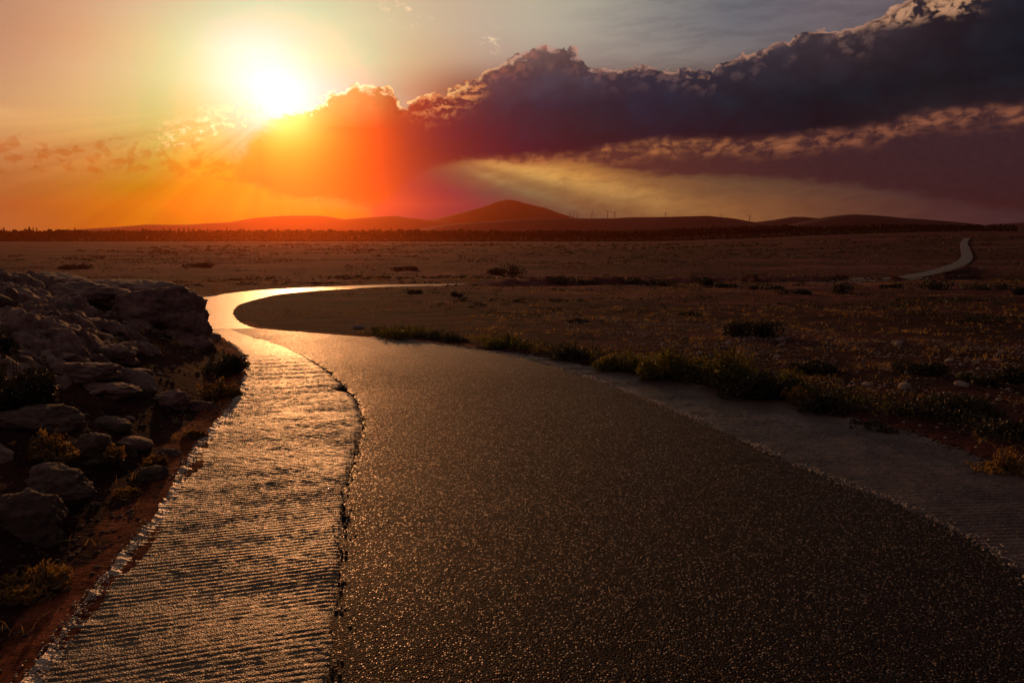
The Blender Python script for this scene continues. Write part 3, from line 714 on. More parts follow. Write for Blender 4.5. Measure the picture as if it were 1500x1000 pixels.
# ------------------------------------------------------------------ far hills
RIDGES = [
 ('mountain', 14000, [(540,336),(600,327),(640,320),(680,311),(710,303),(728,296),(745,292.5),(760,294),(780,299),(800,304),(820,312),(850,321),(900,330),(960,337)], 900),
 ('hill', 11500, [(120,337),(200,332),(240,329),(300,329),(360,325),(400,319),(440,316),(480,316),(510,321),(540,319),(580,316),(640,323),(700,331),(760,336)], 700),
 ('hill', 9200, [(600,336),(640,330),(700,325),(750,322),(830,320),(900,320),(930,318),(990,317),(1040,316),(1080,320),(1120,327),(1180,334),(1230,338)], 500),
 ('hill', 11000, [(1020,337),(1060,331),(1120,323),(1150,318),(1170,318),(1200,321),(1250,321),(1300,324),(1380,332),(1450,338)], 600),
 ('hill', 9800, [(1120,336),(1180,324),(1210,318),(1250,314),(1290,316),(1350,321),(1400,326),(1450,332),(1520,337)], 600),
 ('hill', 13000, [(1330,338),(1400,333),(1440,330),(1500,326),(1560,324),(1640,327),(1740,337)], 700),
]
def ridge_fn(pts, D_):
    P = []
    for px, py in pts:
        d = ray(px, py); k = D_ / d.y; P.append((d.x * k, max(EYE + d.z * k, -8)))
    P = np.array(P); return lambda x: np.interp(x, P[:, 0], P[:, 1], left=-8.5, right=-8.5), P[0, 0], P[-1, 0]
ridge3 = None
for name, D_, pts, wd in RIDGES:
    key = D_; D_ = D_ * KD_; wd = wd * KD_
    fn, xa, xb = ridge_fn(pts, D_)
    nx_, ny_ = 240, 34
    xs = np.linspace(xa - 300, xb + 300, nx_); ys = np.linspace(D_ - 2.4 * wd, D_ + 2.0 * wd, ny_)
    XX, YY = np.meshgrid(xs, ys, indexing='ij')
    prof = np.exp(-((YY - D_ - 180 * fbm(XX / 900, 0, D_, 2)) / wd) ** 2)
    H = (fn(XX) + 8.5) * prof * (1 + (.35 * fbm(XX / 420, YY / 420, D_, 4, .55)) * (1 - prof ** 6)) + (fn(XX) + 8.5) * .06 * fbm(XX / 160, YY / 300, D_ + 3, 3) - 9.0
    me = mesh_np(name, np.stack([XX, YY, H], -1).reshape(-1, 3), grid_faces(nx_, ny_)[:, ::-1], m_hill, True)
    o = tag(put(name, me), {'mountain': 'peaked blue mountain on the horizon'}.get(name, 'long low hill on the horizon'), kind='structure')
    if key == 9200: ridge3 = fn

# ------------------------------------------------------------------ wind turbines
def turbine_meshes():
    v, q = tube([(0, 0, 0), (0, 0, 40), (0, 0, 82)], [4.6, 3.8, 3.0], 10); tower = mesh_np('tower', v, q, m_turbine, True)
    bm = bmesh.new(); bmesh.ops.create_cube(bm, size=1); bmesh.ops.scale(bm, vec=(4, 11, 4), verts=bm.verts); bmesh.ops.bevel(bm, geom=bm.edges[:], offset=.9, segments=2, affect='EDGES')
    nac = bpy.data.meshes.new('nacelle'); bm.to_mesh(nac); bm.free(); nac.materials.append(m_turbine)
    s = np.linspace(0, 1, 9); prof = []
    for t in s:
        w = (3.6 + 1.6 * math.sin(min(t * 5, math.pi / 2))) * (1 - t * .8); prof += [(-w * .35, -.35 * (1 - t), t * 40 + 1), (w * .65, 0, t * 40 + 1), (-w * .35, .35 * (1 - t), t * 40 + 1)]
    blade = mesh_np('blade', prof, grid_faces(9, 3, True), m_turbine, True)
    bm = bmesh.new(); bmesh.ops.create_icosphere(bm, subdivisions=2, radius=2.3); hub = bpy.data.meshes.new('hub'); bm.to_mesh(hub); bm.free(); hub.materials.append(m_turbine)
    return tower, nac, blade, hub
TB = turbine_meshes()
TURB = [(835, 318, 12, .35, 'leftmost wind turbine of the row, on the low hill beside the mountain foot'),
        (840.5, 318, 13, .9, 'second wind turbine from the left, tall one of the close trio'),
        (846, 318, 12, 1.5, 'right-hand wind turbine of the close trio near the mountain'),
        (867, 318, 12.5, .2, 'lone wind turbine between the close trio and the close pair'),
        (890, 318, 14, 1.2, 'tallest wind turbine, left one of the close pair on the ridge'),
        (900, 318, 13, .6, 'wind turbine, right one of the close pair on the ridge'),
        (975, 317, 10, .1, 'lone wind turbine standing in the golden shaft of light'),
        (1056, 317, 8, 1.0, 'small wind turbine low on the ridge right of the golden light'),
        (1098, 321, 12, .5, 'rightmost wind turbine, alone where the ridge dips')]
for px, py, hpx, rot, lab in TURB:
    d = ray(px, py); k = 9200 * KD_ / d.y; x = d.x * k; z = float(ridge3(np.array([x]))[0]) - 6
    s = hpx * 1.3 / 12.5 * KD_
    t = empty('wind_turbine', (x, 9200 * KD_, z), lab, 'wind turbine', 'wind turbines on the far ridge', scale=s)
    put('tower', TB[0], t); put('nacelle', TB[1], t, (0, 1.5, 83)); put('hub', TB[3], t, (0, -5, 83))
    for i in range(3):
        b_ = put('blade', TB[2], t, (0, -5.5, 83)); b_.rotation_euler = (0, rot + i * 2 * math.pi / 3, 0)
# ------------------------------------------------------------------ leaf clouds
def leaf_quads(C, size, rng, flat=.0, aspect=.45, dirs=None):
    """one diamond leaf at each centre"""
    n = len(C); a = rng.normal(size=(n, 3)) if dirs is None else dirs + rng.normal(size=(n, 3)) * .35
    a /= np.linalg.norm(a, axis=1)[:, None]
    b_ = np.cross(a, rng.normal(size=(n, 3))); b_ /= np.linalg.norm(b_, axis=1)[:, None] + 1e-9
    s = size * rng.uniform(.6, 1.35, n)[:, None]; w = s * aspect
    V = np.stack([C - a * s, C + b_ * w, C + a * s, C - b_ * w], 1).reshape(-1, 3)
    return V, np.arange(4 * n).reshape(-1, 4)
def lobes(n, w, h, d, rng, k, shell=.55):
    """points in a heap of rounded lumps: w, d half widths, h height"""
    ang = rng.uniform(0, 2 * np.pi, k); rad = np.sqrt(rng.uniform(0, 1, k)) * .72
    cx_ = np.cos(ang) * rad * w; cy_ = np.sin(ang) * rad * d; top = h * (1 - .55 * rad ** 1.6) * rng.uniform(.6, 1.0, k)
    rw = rng.uniform(.26, .5, k) * min(w, d * 1.4); pick = rng.integers(0, k, n)
    u = rng.normal(size=(n, 3)); u /= np.linalg.norm(u, axis=1)[:, None]; r = rng.uniform(shell, 1.06, n) ** .7
    p = u * r[:, None]; hz_ = top[pick] * .5
    out = np.c_[cx_[pick] + p[:, 0] * rw[pick], cy_[pick] + p[:, 1] * rw[pick], hz_ + p[:, 2] * hz_ * 1.02]
    out[:, 2] = np.maximum(out[:, 2], rng.uniform(0, .04, n) * h); return out
def shrub(px, py, wpx, hpx, mats, label, n=1600, leaf=None, k=9, group=None, depth=1.0, name='shrub', cat='shrub', sprigs=0, xy=None, seed=None):
    x, y = xy or hit(px, py); dist = math.hypot(x, y); w = wpx / 2 / FPX * y; h = hpx / FPX * dist
    rng = np.random.default_rng(seed if seed is not None else int(px * 7 + py))
    z = gz(x, y) - .02
    root = empty(name, (x, y, z), label, cat, group)
    leaf = leaf or max(.020, dist * .0016)
    C = lobes(n, w, h, w * depth, rng, k); V, Q = leaf_quads(C, leaf, rng)
    stems = []
    for i in range(max(5, k)):
        tip = C[rng.integers(0, n)]; b0 = np.array([tip[0] * .05, tip[1] * .05, -.02]); mid = (b0 + tip) / 2 + rng.normal(size=3) * .04 * h
        stems.append(tube([b0, mid, tip], [leaf * .32, leaf * .22, leaf * .10], 4))
    for i in range(sprigs):
        a_ = rng.uniform(0, 6.28); rr_ = rng.uniform(0, .9); b0 = np.array([math.cos(a_) * rr_ * w, math.sin(a_) * rr_ * w * depth, h * .35]); rt = np.array([0, 0, -.02])
        tip = b0 + np.array([rng.normal() * .15 * h, rng.normal() * .15 * h, h * rng.uniform(.45, .95) * (1 - .4 * rr_)])
        t = np.linspace(.3, 1, 14)[:, None]; CC = b0 + (tip - b0) * t + rng.normal(size=(14, 3)) * leaf * .5
        v2, q2 = leaf_quads(CC, leaf * .9, rng); V, Q = merge([(V, Q), (v2, q2)]); stems.append(tube([rt, b0, tip], [leaf * .15] * 3, 3))
    put('foliage', mesh_np('foliage', V, Q, mats), root)
    sv, sq = merge(stems); put('stem', mesh_np('stem', sv, sq, m_wood), root)
    return root
def hit(px, py, tmax=140):
    """where the view ray of a photograph pixel meets the land, bank included"""
    d = ray(px, py); t = np.geomspace(1.2, tmax, 700); x, y, z = d.x * t, d.y * t, EYE + d.z * t
    s = np.nonzero(z < ground_z(x, y))[0]; i = s[0] if len(s) else len(t) - 1
    if i == 0 or not len(s): return float(x[i]), float(y[i])
    t2 = np.linspace(t[i - 1], t[i], 30); x, y, z = d.x * t2, d.y * t2, EYE + d.z * t2
    s = np.nonzero(z < ground_z(x, y))[0]; i = s[0] if len(s) else 29
    return float(x[i]), float(y[i])

GR = 'shrubs growing along the right edge of the road'
for a in [
 (592, 494, 92, 22, m_leaf, 'low green shrub farthest along the road edge, by the bend', 1800, 14),
 (662, 500, 60, 12, m_leaf_dark, 'small dark shrub between two green ones at the road edge', 900, 0),
 (742, 507, 84, 20, m_leaf, 'second green shrub along the road edge, rounded and sunlit on top', 2000, 10),
 (722, 503, 40, 12, m_leaf, 'small sunlit shrub touching the left side of the rounded one', 700, 6),
 (790, 515, 40, 10, m_leaf_dry, 'thin dry brown weed clump at the road edge', 500, 6),
 (838, 524, 76, 20, m_leaf_dark, 'dark spreading shrub just before the big green hedge', 1600, 12),
 (915, 541, 90, 30, m_leaf, 'green shrub at the left end of the big roadside clump', 3000, 14),
 (985, 553, 120, 44, m_leaf, 'tall leafy green shrub in the middle of the big roadside clump', 5200, 26),
 (1065, 566, 110, 60, m_leaf, 'tallest green shrub of the roadside clump with sprigs sticking up', 5200, 34),
 (1118, 586, 130, 50, m_leaf_dark, 'broad dark shrub shading the road edge below the tallest one', 4600, 6),
 (1150, 572, 70, 34, m_leaf, 'green shrub at the right end of the roadside clump', 2000, 16),
 (1208, 606, 88, 34, m_leaf_dark, 'low dark brown shrub at the road edge after the big clump', 2200, 4),
 (1165, 588, 50, 24, m_leaf_dry, 'reddish dry bush between dark shrubs at the road edge', 900, 8)]:
    shrub(*a[:6], n=a[6], sprigs=a[7], group=GR, k=12, depth=.62)
GP = 'dark shrubs scattered over the plain'
for px, py, w, h, lab, n, k in [
 (1080, 491, 52, 34, 'left one of the two tall dark bushes standing together on the plain', 2200, 7),
 (1124, 492, 54, 32, 'right one of the two tall dark bushes standing together on the plain', 2200, 7),
 (1190, 542, 78, 25, 'flat-topped dark cushion shrub right of the roadside clump', 2400, 7),
 (1347, 546, 76, 22, 'dark cushion shrub in the middle of the stony ground', 2200, 6),
 (1428, 560, 60, 18, 'small dark shrub between two larger ones on the stony ground', 1400, 5),
 (1486, 560, 66, 30, 'dark shrub at the right edge of the view on the stony ground', 1700, 5),
 (1398, 610, 130, 36, 'widest dark shrub spreading over pale rubble near the road', 3600, 9),
 (1335, 606, 60, 18, 'small dark shrub on the left of the widest one', 1200, 5),
 (1283, 640, 110, 30, 'low dark shrub right against the concrete shoulder', 2600, 8),
 (1372, 668, 90, 22, 'dark ground-hugging shrub on the slope above the shoulder', 1800, 7),
 (1490, 640, 70, 26, 'dark low shrub near the right edge above the dry weeds', 1500, 6)]:
    shrub(px, py, w, h, m_leaf_dark, lab, n=n, k=k, group=GP, depth=.8)
GF = 'low scrub mounds far out on the plain'
for px, py, w, h, lab in [
 (746, 403, 64, 20, 'pointed scrub mound standing alone left of the scrub line'),
 (722, 402, 40, 12, 'low scrub mound at the left foot of the pointed one'),
 (822, 414, 76, 12, 'long flat scrub mound at the left end of the scrub line'),
 (862, 416, 40, 9, 'small scrub mound beside the long flat one'),
 (925, 415, 46, 11, 'rounded scrub mound in the scrub line'),
 (968, 418, 50, 14, 'largest rounded scrub mound in the middle of the scrub line'),
 (1033, 418, 24, 13, 'small steep scrub mound standing alone'),
 (1062, 420, 46, 7, 'flat scrub patch right of the small steep mound'),
 (1120, 424, 60, 10, 'low scrub mound left of the broad dark one'),
 (1160, 431, 60, 12, 'dark scrub mound in front of the scrub line'),
 (1225, 429, 62, 20, 'broad triangular scrub mound below the far road'),
 (1305, 423, 34, 9, 'small scrub mound right of the triangular one'),
 (1385, 424, 84, 17, 'wide scrub mound in front of the bend of the far road'),
 (1450, 424, 80, 10, 'flat scrub mound right of the far road'),
 (1494, 432, 40, 12, 'scrub mound at the right edge of the view'),
 (665, 434, 30, 8, 'small scrub tuft inside the loop of the road'),
 (612, 430, 34, 7, 'small scrub tuft close to the far side of the loop'),
 (110, 384, 60, 9, 'dark low scrub behind the rocks on the left'),
 (590, 395, 50, 6, 'flat scrub patch beyond the bend of the road'),
 (290, 378, 60, 6, 'flat scrub patch on the red plain under the sun'),
 (1440, 470, 90, 12, 'low scrub in the hollow at the right edge'),
 (1010, 462, 46, 8, 'low scrub tuft left of the two tall dark bushes'),
 (845, 470, 50, 6, 'flat scrub tuft in the grey hollow behind the roadside')]:
    shrub(px, py, w, h, m_leaf_dark, lab, n=700, k=6, group=GF, depth=.6, leaf=None)
GL = 'plants among the rocks on the left bank'
for px, py, w, h, mt, lab, n, k, sp in [
 (333, 548, 66, 36, m_leaf_dark, 'dark bush overhanging the road edge below the big boulder', 2200, 8, 10),
 (322, 580, 60, 24, m_leaf_dry, 'sun-rimmed dry bush at the road edge beside the soil', 1800, 8, 16),
 (30, 590, 130, 66, m_leaf_dark, 'big dark bush growing on the bank at the left edge', 5200, 10, 14),
 (10, 520, 60, 30, m_leaf_dark, 'dark bush above the big one at the left edge', 1400, 6, 6),
 (282, 640, 40, 14, m_leaf_dry, 'small pale dry plant by the soil at the road edge', 500, 5, 10),
 (232, 680, 34, 14, m_leaf_dry, 'small dry plant between stones above the road edge', 400, 4, 8),
 (165, 680, 46, 26, m_leaf_dry, 'wiry dry plant right of the grey boulder', 700, 5, 12),
 (70, 665, 90, 26, m_leaf_dry, 'reddish dry plant left of the grey boulder', 1000, 6, 16),
 (190, 725, 40, 12, m_leaf_dry, 'dry plant with pale tips low on the bank', 400, 4, 8),
 (60, 860, 120, 30, m_leaf_dry, 'withered plant in the lower left corner', 900, 7, 16)]:
    shrub(px, py, w, h, mt, lab, n=n, k=k, sprigs=sp, group=GL, depth=.8)
shrub(1475, 706, 110, 34, m_leaf_dry, 'golden dry weed clump at the right edge beside the shoulder', n=2600, k=12, sprigs=46, group=GR, depth=.6)

# ------------------------------------------------------------------ rocks
_ico = {}
def ico(n):
    if n not in _ico:
        bm = bmesh.new(); bmesh.ops.create_icosphere(bm, subdivisions=n, radius=1)
        _ico[n] = (np.array([v.co[:] for v in bm.verts]), np.array([[v.index for v in p.verts] for p in bm.faces])); bm.free()
    return _ico[n]
def rock_mesh(seed, dims, mat, sub=4, rough=.2, facets=13):
    D_, F_ = ico(sub); rng = np.random.default_rng(seed)
    N_ = rng.normal(size=(facets, 3)); N_ /= np.linalg.norm(N_, axis=1)[:, None]; off = rng.uniform(.72, 1.0, facets)
    dots = np.maximum(D_ @ N_.T, 1e-3); cand = off / dots; cand = np.c_[cand, np.full(len(D_), 1.12)]
    r = -np.log(np.exp(-cand * 9).sum(1)) / 9 + .08
    p = D_ * r[:, None]; s = seed * 3.3
    r2 = 1 + rough * fbm(p[:, 0] * 1.5 + s, p[:, 1] * 1.5, p[:, 2] * 2.2, 3) + rough * .55 * fbm(p[:, 0] * 5 + s, p[:, 1] * 5, p[:, 2] * 8, 4, .6)
    r2 -= rough * .35 * np.abs(fbm(p[:, 0] * 3.1 + s, p[:, 1] * 3.1, p[:, 2] * 3.1 + 9, 3))
    return mesh_np('rock', p * r2[:, None] * np.array(dims), F_, mat, True)
def boulder(px, py, w, h, label, Y=None, dz=0, tilt=0., mat=None, deep=.8, seed=None):
    d = ray(px, py)
    if Y is None: x, y = hit(px, py); 
    else: y = Y; x = d.x / d.y * y
    z = EYE + d.z / d.y * y + dz
    sc = y / FPX
    me = rock_mesh(seed or int(px * 3 + py), (w / 2 * sc * 1.2, w / 2 * sc * deep * 1.1, h / 2 * sc * 1.25), mat or m_rock, 5, .26, 16)
    o = put('boulder', me, None, (x, y + .25 * w * sc, z - .16 * h * sc)); o.rotation_euler = (0, tilt, random.uniform(-.3, .3))
    return tag(o, label, 'rock', 'boulders of the rocky bank')
BL = [
 (95, 520, 250, 150, 'long craggy rock wall under the left half of the bank top', 9.5, .05),
 (195, 520, 170, 150, 'craggy rock wall under the right half of the bank top', 9.9, -.05),
 (20, 480, 150, 130, 'craggy rock wall at the left edge of the view', 9.3, .0),
 (80, 600, 200, 60, 'low craggy outcrop halfway down the bank', 7.4, .04),
 (210, 620, 120, 46, 'low craggy outcrop above the sunlit soil strip', 7.2, .04),
 (228, 454, 122, 70, 'largest rounded boulder at the right end of the rocky bank, beside the bend', 9.3, .0),
 (245, 512, 90, 70, 'crumbling rock mass under the largest boulder', 9.0, 0),
 (200, 530, 90, 50, 'low broken rock left of the crumbling mass', 8.6, .05),
 (58, 470, 96, 68, 'big rounded boulder on the left side of the bank top', 8.6, 0),
 (127, 480, 60, 46, 'medium boulder wedged between the two biggest ones', 8.8, 0),
 (112, 436, 120, 44, 'domed slab above the medium boulder', 9.4, .08),
 (12, 420, 110, 36, 'flat pale slab at the left edge of the bank top', 9.9, .12),
 (78, 412, 90, 20, 'thin slab with a sunlit rim on the ridge, left of centre', 10.3, .10),
 (150, 420, 100, 20, 'thin slab with a sunlit rim in the middle of the ridge', 10.3, .10),
 (215, 424, 100, 22, 'thin slab lying on the largest boulder', 10.2, .12),
 (255, 440, 50, 30, 'rounded knob at the outer right corner of the ridge', 9.8, .1),
 (282, 476, 34, 46, 'narrow rock at the road side of the largest boulder', 9.2, 0),
 (190, 565, 46, 52, 'upright pale stone on the face of the bank', None, 0),
 (98, 548, 100, 30, 'layered ledge with a bright sunlit edge', None, .06),
 (140, 575, 80, 26, 'lower ledge with a bright sunlit edge', None, .05),
 (35, 620, 100, 44, 'dark ledge at the left edge under the big bush', None, .1),
 (120, 662, 62, 48, 'grey squared boulder in the middle of the bank foot', None, 0),
 (178, 664, 34, 36, 'reddish stone right of the grey squared boulder', None, 0),
 (10, 770, 110, 90, 'big dark rounded rock in the left foreground', None, 0),
 (62, 722, 110, 56, 'flat dark rock above the foreground one', None, .1),
 (215, 702, 50, 30, 'dark stone close to the soil at the road edge', None, 0),
 (245, 668, 34, 22, 'small dark stone above the soil at the road edge', None, 0),
 (240, 590, 54, 34, 'rounded stone below the crumbling mass', None, 0),
 (290, 600, 38, 24, 'small stone under the sun-rimmed bush', None, 0),
 (60, 520, 90, 34, 'broken rock under the big rounded boulder', None, .05),
 (150, 522, 70, 32, 'broken rock under the medium boulder', None, 0),
 (150, 625, 60, 24, 'flat stone above the grey squared boulder', None, 0),
 (525, 481, 20, 9, 'small pale stone lying inside the bend of the road', None, 0)]
for px, py, w, h, lab, Y_, tilt in BL:
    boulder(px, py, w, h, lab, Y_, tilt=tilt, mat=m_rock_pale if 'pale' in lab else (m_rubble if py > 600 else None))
stone_me = [rock_mesh(500 + i, (1, random.uniform(.7, 1), random.uniform(.45, .7)), [m_rock, m_rubble, m_rock_pale][i % 3], 2, .2, 9) for i in range(9)]
def stones(n, reg, smin, smax, label, group, seed, pick):
    rng = np.random.default_rng(seed); xa, xb, ya, yb, o0, o1 = reg
    x, y = rng.uniform(xa, xb, n * 8), rng.uniform(ya, yb, n * 8); d = road_dist(x, y); m = (d > o0) & (d < o1)
    x, y, d = x[m][:n], y[m][:n], d[m][:n]; z = ground_z(x, y, d)
    for i in range(len(x)):
        s = smin * (smax / smin) ** (rng.random() ** 2.2)
        o = put('stone', stone_me[int(rng.choice(pick))], None, (x[i], y[i], z[i] + s * .1)); o.scale = (s, s, s * rng.uniform(.7, 1.1))
        o.rotation_euler = (rng.normal() * .25, rng.normal() * .25, rng.uniform(0, 6.3)); tag(o, label, 'stone', group)
stones(230, (-7.5, -1.6, 2.2, 10.2, -5, -.3), .03, .17, 'small angular stone lying loose on the left bank', 'loose stones on the left bank', 5, [0, 1, 3, 4, 6, 7])
stones(110, (2.2, 9.5, 4.2, 12, -5, -.25), .025, .10, 'small pale stone lying in the rubble right of the road', 'loose stones right of the road', 6, [1, 2, 4, 5, 8])

# ------------------------------------------------------------------ gravel and grass
def scatter(n, xa, xb, ya, yb, seed, keep):
    rng = np.random.default_rng(seed); x = rng.uniform(xa, xb, n); y = rng.uniform(ya, yb, n); d = road_dist(x, y)
    m = keep(x, y, d, rng); x, y, d = x[m], y[m], d[m]; return x, y, ground_z(x, y, d), rng
def pebbles(name, x, y, z, size, mat, rng, label):
    D_, F_ = ico(1); n = len(x); s = size * rng.uniform(.4, 1.6, n) ; jit = rng.uniform(.75, 1.2, (n, len(D_), 1))
    V = D_[None] * jit * s[:, None, None] * np.array([1, 1, .7]) + np.c_[x, y, z][:, None]
    F2 = (F_[None] + (np.arange(n) * len(D_))[:, None, None]).reshape(-1, 3)
    return tag(put(name, mesh_np(name, V.reshape(-1, 3), F2, mat)), label, kind='stuff')
x, y, z, rng = scatter(14000, -8, -1.3, 1.5, 11, 11, lambda x, y, d, r: (d < -.02) & (d > -4) & (r.random(len(x)) < .25 + .6 * (fbm(x * 1.5, y * 1.5, 3) > 0)))
pebbles('gravel', x, y, z, .012, m_rubble, rng, 'dark loose gravel on the left bank')
x, y, z, rng = scatter(30000, 1.0, 12, 3.2, 16, 12, lambda x, y, d, r: (d < .0) & (d > -6) & (r.random(len(x)) < .15 + .8 * (fbm(x * 1.1, y * 1.1, 6) > .05)))
pebbles('gravel', x, y, z, .014, m_rock_pale, rng, 'pale loose gravel right of the road')
# crumbs along the seams and edges of the concrete
def seam_crumbs(c, n, w, seed, size, zoff, mat, label):
    rng = np.random.default_rng(seed); c = c[(c[:, 1] > 1.2) & (c[:, 1] < 11)]; c = resample(c, 600); i = rng.integers(0, 600, n)
    p = c[i] + rng.normal(size=(n, 2)) * w; keep = fbm(p[:, 0] * 2.5, p[:, 1] * 2.5, seed) > -.1; p = p[keep]
    pebbles('gravel', p[:, 0], p[:, 1], T0(p[:, 0], p[:, 1]) + zoff, size, mat, rng, label)
seam_crumbs(s2 + np.array([0, .0]), 2600, .035, 21, .0055, .030, m_edge, 'loose crumbs along the seam between asphalt and right shoulder')
seam_crumbs(s1, 700, .022, 22, .006, .026, m_conc_l, 'loose crumbs along the seam between asphalt and left strip')
seam_crumbs(l0 + np.array([.03, 0]), 3200, .022, 23, .0050, .036, m_edge, 'broken pale concrete crumbs along the left edge of the road')
seam_crumbs(r0, 1800, .05, 24, .009, .02, m_rubble, 'gravel along the right edge of the shoulder')

def grass(name, x, y, z, hgt, mat, rng, label, blades=9, spread=.05, lean=.5):
    n = len(x); k = n * blades; bx_ = np.repeat(x, blades) + rng.normal(size=k) * np.repeat(np.broadcast_to(spread, n), blades); by_ = np.repeat(y, blades) + rng.normal(size=k) * np.repeat(np.broadcast_to(spread, n), blades)
    bz_ = np.repeat(z, blades) - .01; h = np.repeat(np.broadcast_to(hgt, n), blades) * rng.uniform(.4, 1.2, k)
    a = rng.uniform(0, 6.28, k); l = rng.normal(size=(k, 2)) * lean * h[:, None]; w = np.maximum(h * .022, .0016 * .5 + np.hypot(bx_, by_) * .00035)
    B0 = np.c_[bx_ - np.cos(a) * w, by_ - np.sin(a) * w, bz_]; B1_ = np.c_[bx_ + np.cos(a) * w, by_ + np.sin(a) * w, bz_]
    M0 = np.c_[bx_ + l[:, 0] * .35 - np.cos(a) * w * .7, by_ + l[:, 1] * .35 - np.sin(a) * w * .7, bz_ + h * .6]; M1 = M0 + np.c_[np.cos(a), np.sin(a), 0 * a] * w[:, None] * 1.4
    T_ = np.c_[bx_ + l[:, 0], by_ + l[:, 1], bz_ + h * .95]
    V = np.stack([B0, B1_, M1, M0, T_], 1).reshape(-1, 3); o = np.arange(k)[:, None] * 5
    F3 = np.concatenate([o + [0, 1, 2], o + [0, 2, 3], o + [3, 2, 4]])
    return tag(put(name, mesh_np(name, V, F3, mat)), label, kind='stuff')
x, y, z, rng = scatter(2400, -9, -1.3, 1.2, 11.5, 31, lambda x, y, d, r: (d < -.10) & (r.random(len(x)) < .10 + .5 * (fbm(x * 1.3, y * 1.3, 13) > .12)))
grass('dry_grass', x, y, z, .085, m_grass_dry, rng, 'dry grass tufts among the rocks of the left bank', 7, .03, .7)
x, y, z, rng = scatter(15000, -1, 16, 3.5, 19, 32, lambda x, y, d, r: (d < -.06) & (r.random(len(x)) < .04 + .65 * (fbm(x * .9, y * .9, 14) > .10) * np.exp(-np.abs(d + .3) / 5)))
grass('dry_grass', x, y, z, .07, m_grass_dry, rng, 'dry grass and weeds on the stony ground right of the road', 8, .035, .9)
x, y, z, rng = scatter(42000, -38, 60, 12, 85, 33, lambda x, y, d, r: (d < -.2) & (r.random(len(x)) < .03 + .6 * (fbm(x * .16, y * .16, 15, 4) > .10)) & (np.abs(x) < y * .9))
grass('dry_grass', x, y, z, .10, m_leaf_dry, rng, 'low dry scrub covering the plain in patches', 5, .14, .8)
x, y, z, rng = scatter(26000, -130, 200, 80, 300, 34, lambda x, y, d, r: (d < -.2) & (r.random(len(x)) < .9 * (fbm(x * .03, y * .05, 16, 4) > .08)) & (np.abs(x) < y * .9))
grass('dry_grass', x, y, z, .28, m_leaf_dark, rng, 'far scrub patches on the plain', 4, .6, .9)

def clumps(name, x, y, z, w, h, per, mat, rng, label, leaf=.0):
    """many small heaps of leaves"""
    n = len(x); k = n * per; i = np.repeat(np.arange(n), per); u = rng.normal(size=(k, 3)); u /= np.linalg.norm(u, axis=1)[:, None]; r = rng.uniform(.4, 1.05, k) ** .6
    ww = np.broadcast_to(w, n)[i] * rng.uniform(.6, 1.4, n)[i]; hh = np.broadcast_to(h, n)[i] * rng.uniform(.5, 1.4, n)[i]
    C = np.c_[x[i] + u[:, 0] * r * ww, y[i] + u[:, 1] * r * ww, z[i] + np.abs(u[:, 2]) * r * hh]
    V, Q = leaf_quads(C, np.maximum(leaf, .0013 * np.hypot(C[:, 0], C[:, 1]))[:, None], rng)
    return tag(put(name, mesh_np(name, V, Q, mat)), label, kind='stuff')
rng = np.random.default_rng(41); c = resample(r0[(r0[:, 1] > 2.5) & (r0[:, 1] < 11.2)], 900); i = rng.integers(0, 900, 420)
p = c[i] + np.c_[rng.uniform(.02, .5, 420), rng.uniform(.03, .55, 420)]; d = road_dist(p[:, 0], p[:, 1]); m = (d < -.05) & (fbm(p[:, 0] * .8, p[:, 1] * .8, 51, 2) > -.12); p, d = p[m], d[m]
clumps('verge_weeds', p[:, 0], p[:, 1], ground_z(p[:, 0], p[:, 1], d), .13, .13, 70, m_leaf_dark, rng, 'low weeds filling the gaps between shrubs along the right road edge', .013)
i = rng.integers(0, 900, 150); p = c[i] + np.c_[rng.uniform(.0, .4, 150), rng.uniform(.03, .45, 150)]; d = road_dist(p[:, 0], p[:, 1]); m = (d < -.04) & (p[:, 1] > 5.6); p, d = p[m], d[m]
clumps('verge_weeds', p[:, 0], p[:, 1], ground_z(p[:, 0], p[:, 1], d), .10, .15, 60, m_leaf, rng, 'green weeds between the shrubs along the right road edge', .012)
x, y, z, rng = scatter(4200, -9, 24, 5, 26, 42, lambda x, y, d, r: (d < -.5) & (x > -2) & (r.random(len(x)) < .45 * (fbm(x * .35, y * .35, 61, 3) > .02)))
clumps('low_scrub', x, y, z, .17, .10, 34, m_leaf_dark, rng, 'knee-low dark scrub scattered over the stony ground right of the road', .014)
x, y, z, rng = scatter(9000, -36, 70, 14, 90, 43, lambda x, y, d, r: (d < -.6) & (np.abs(x) < y * .85) & (r.random(len(x)) < .5 * (fbm(x * .09, y * .14, 62, 4) > .05)))
clumps('low_scrub', x, y, z, .38, .20, 16, m_leaf_dark, rng, 'low dark scrub in drifts over the middle of the plain')
x, y, z, rng = scatter(9000, -170, 260, 90, 420, 44, lambda x, y, d, r: (d < -1) & (np.abs(x) < y * .85) & (r.random(len(x)) < .42 * (fbm(x * .02, y * .05, 63, 4) > .06)))
clumps('low_scrub', x, y, z, 1.1, .45, 12, m_leaf_dark, rng, 'low dark scrub in drifts far out on the plain')

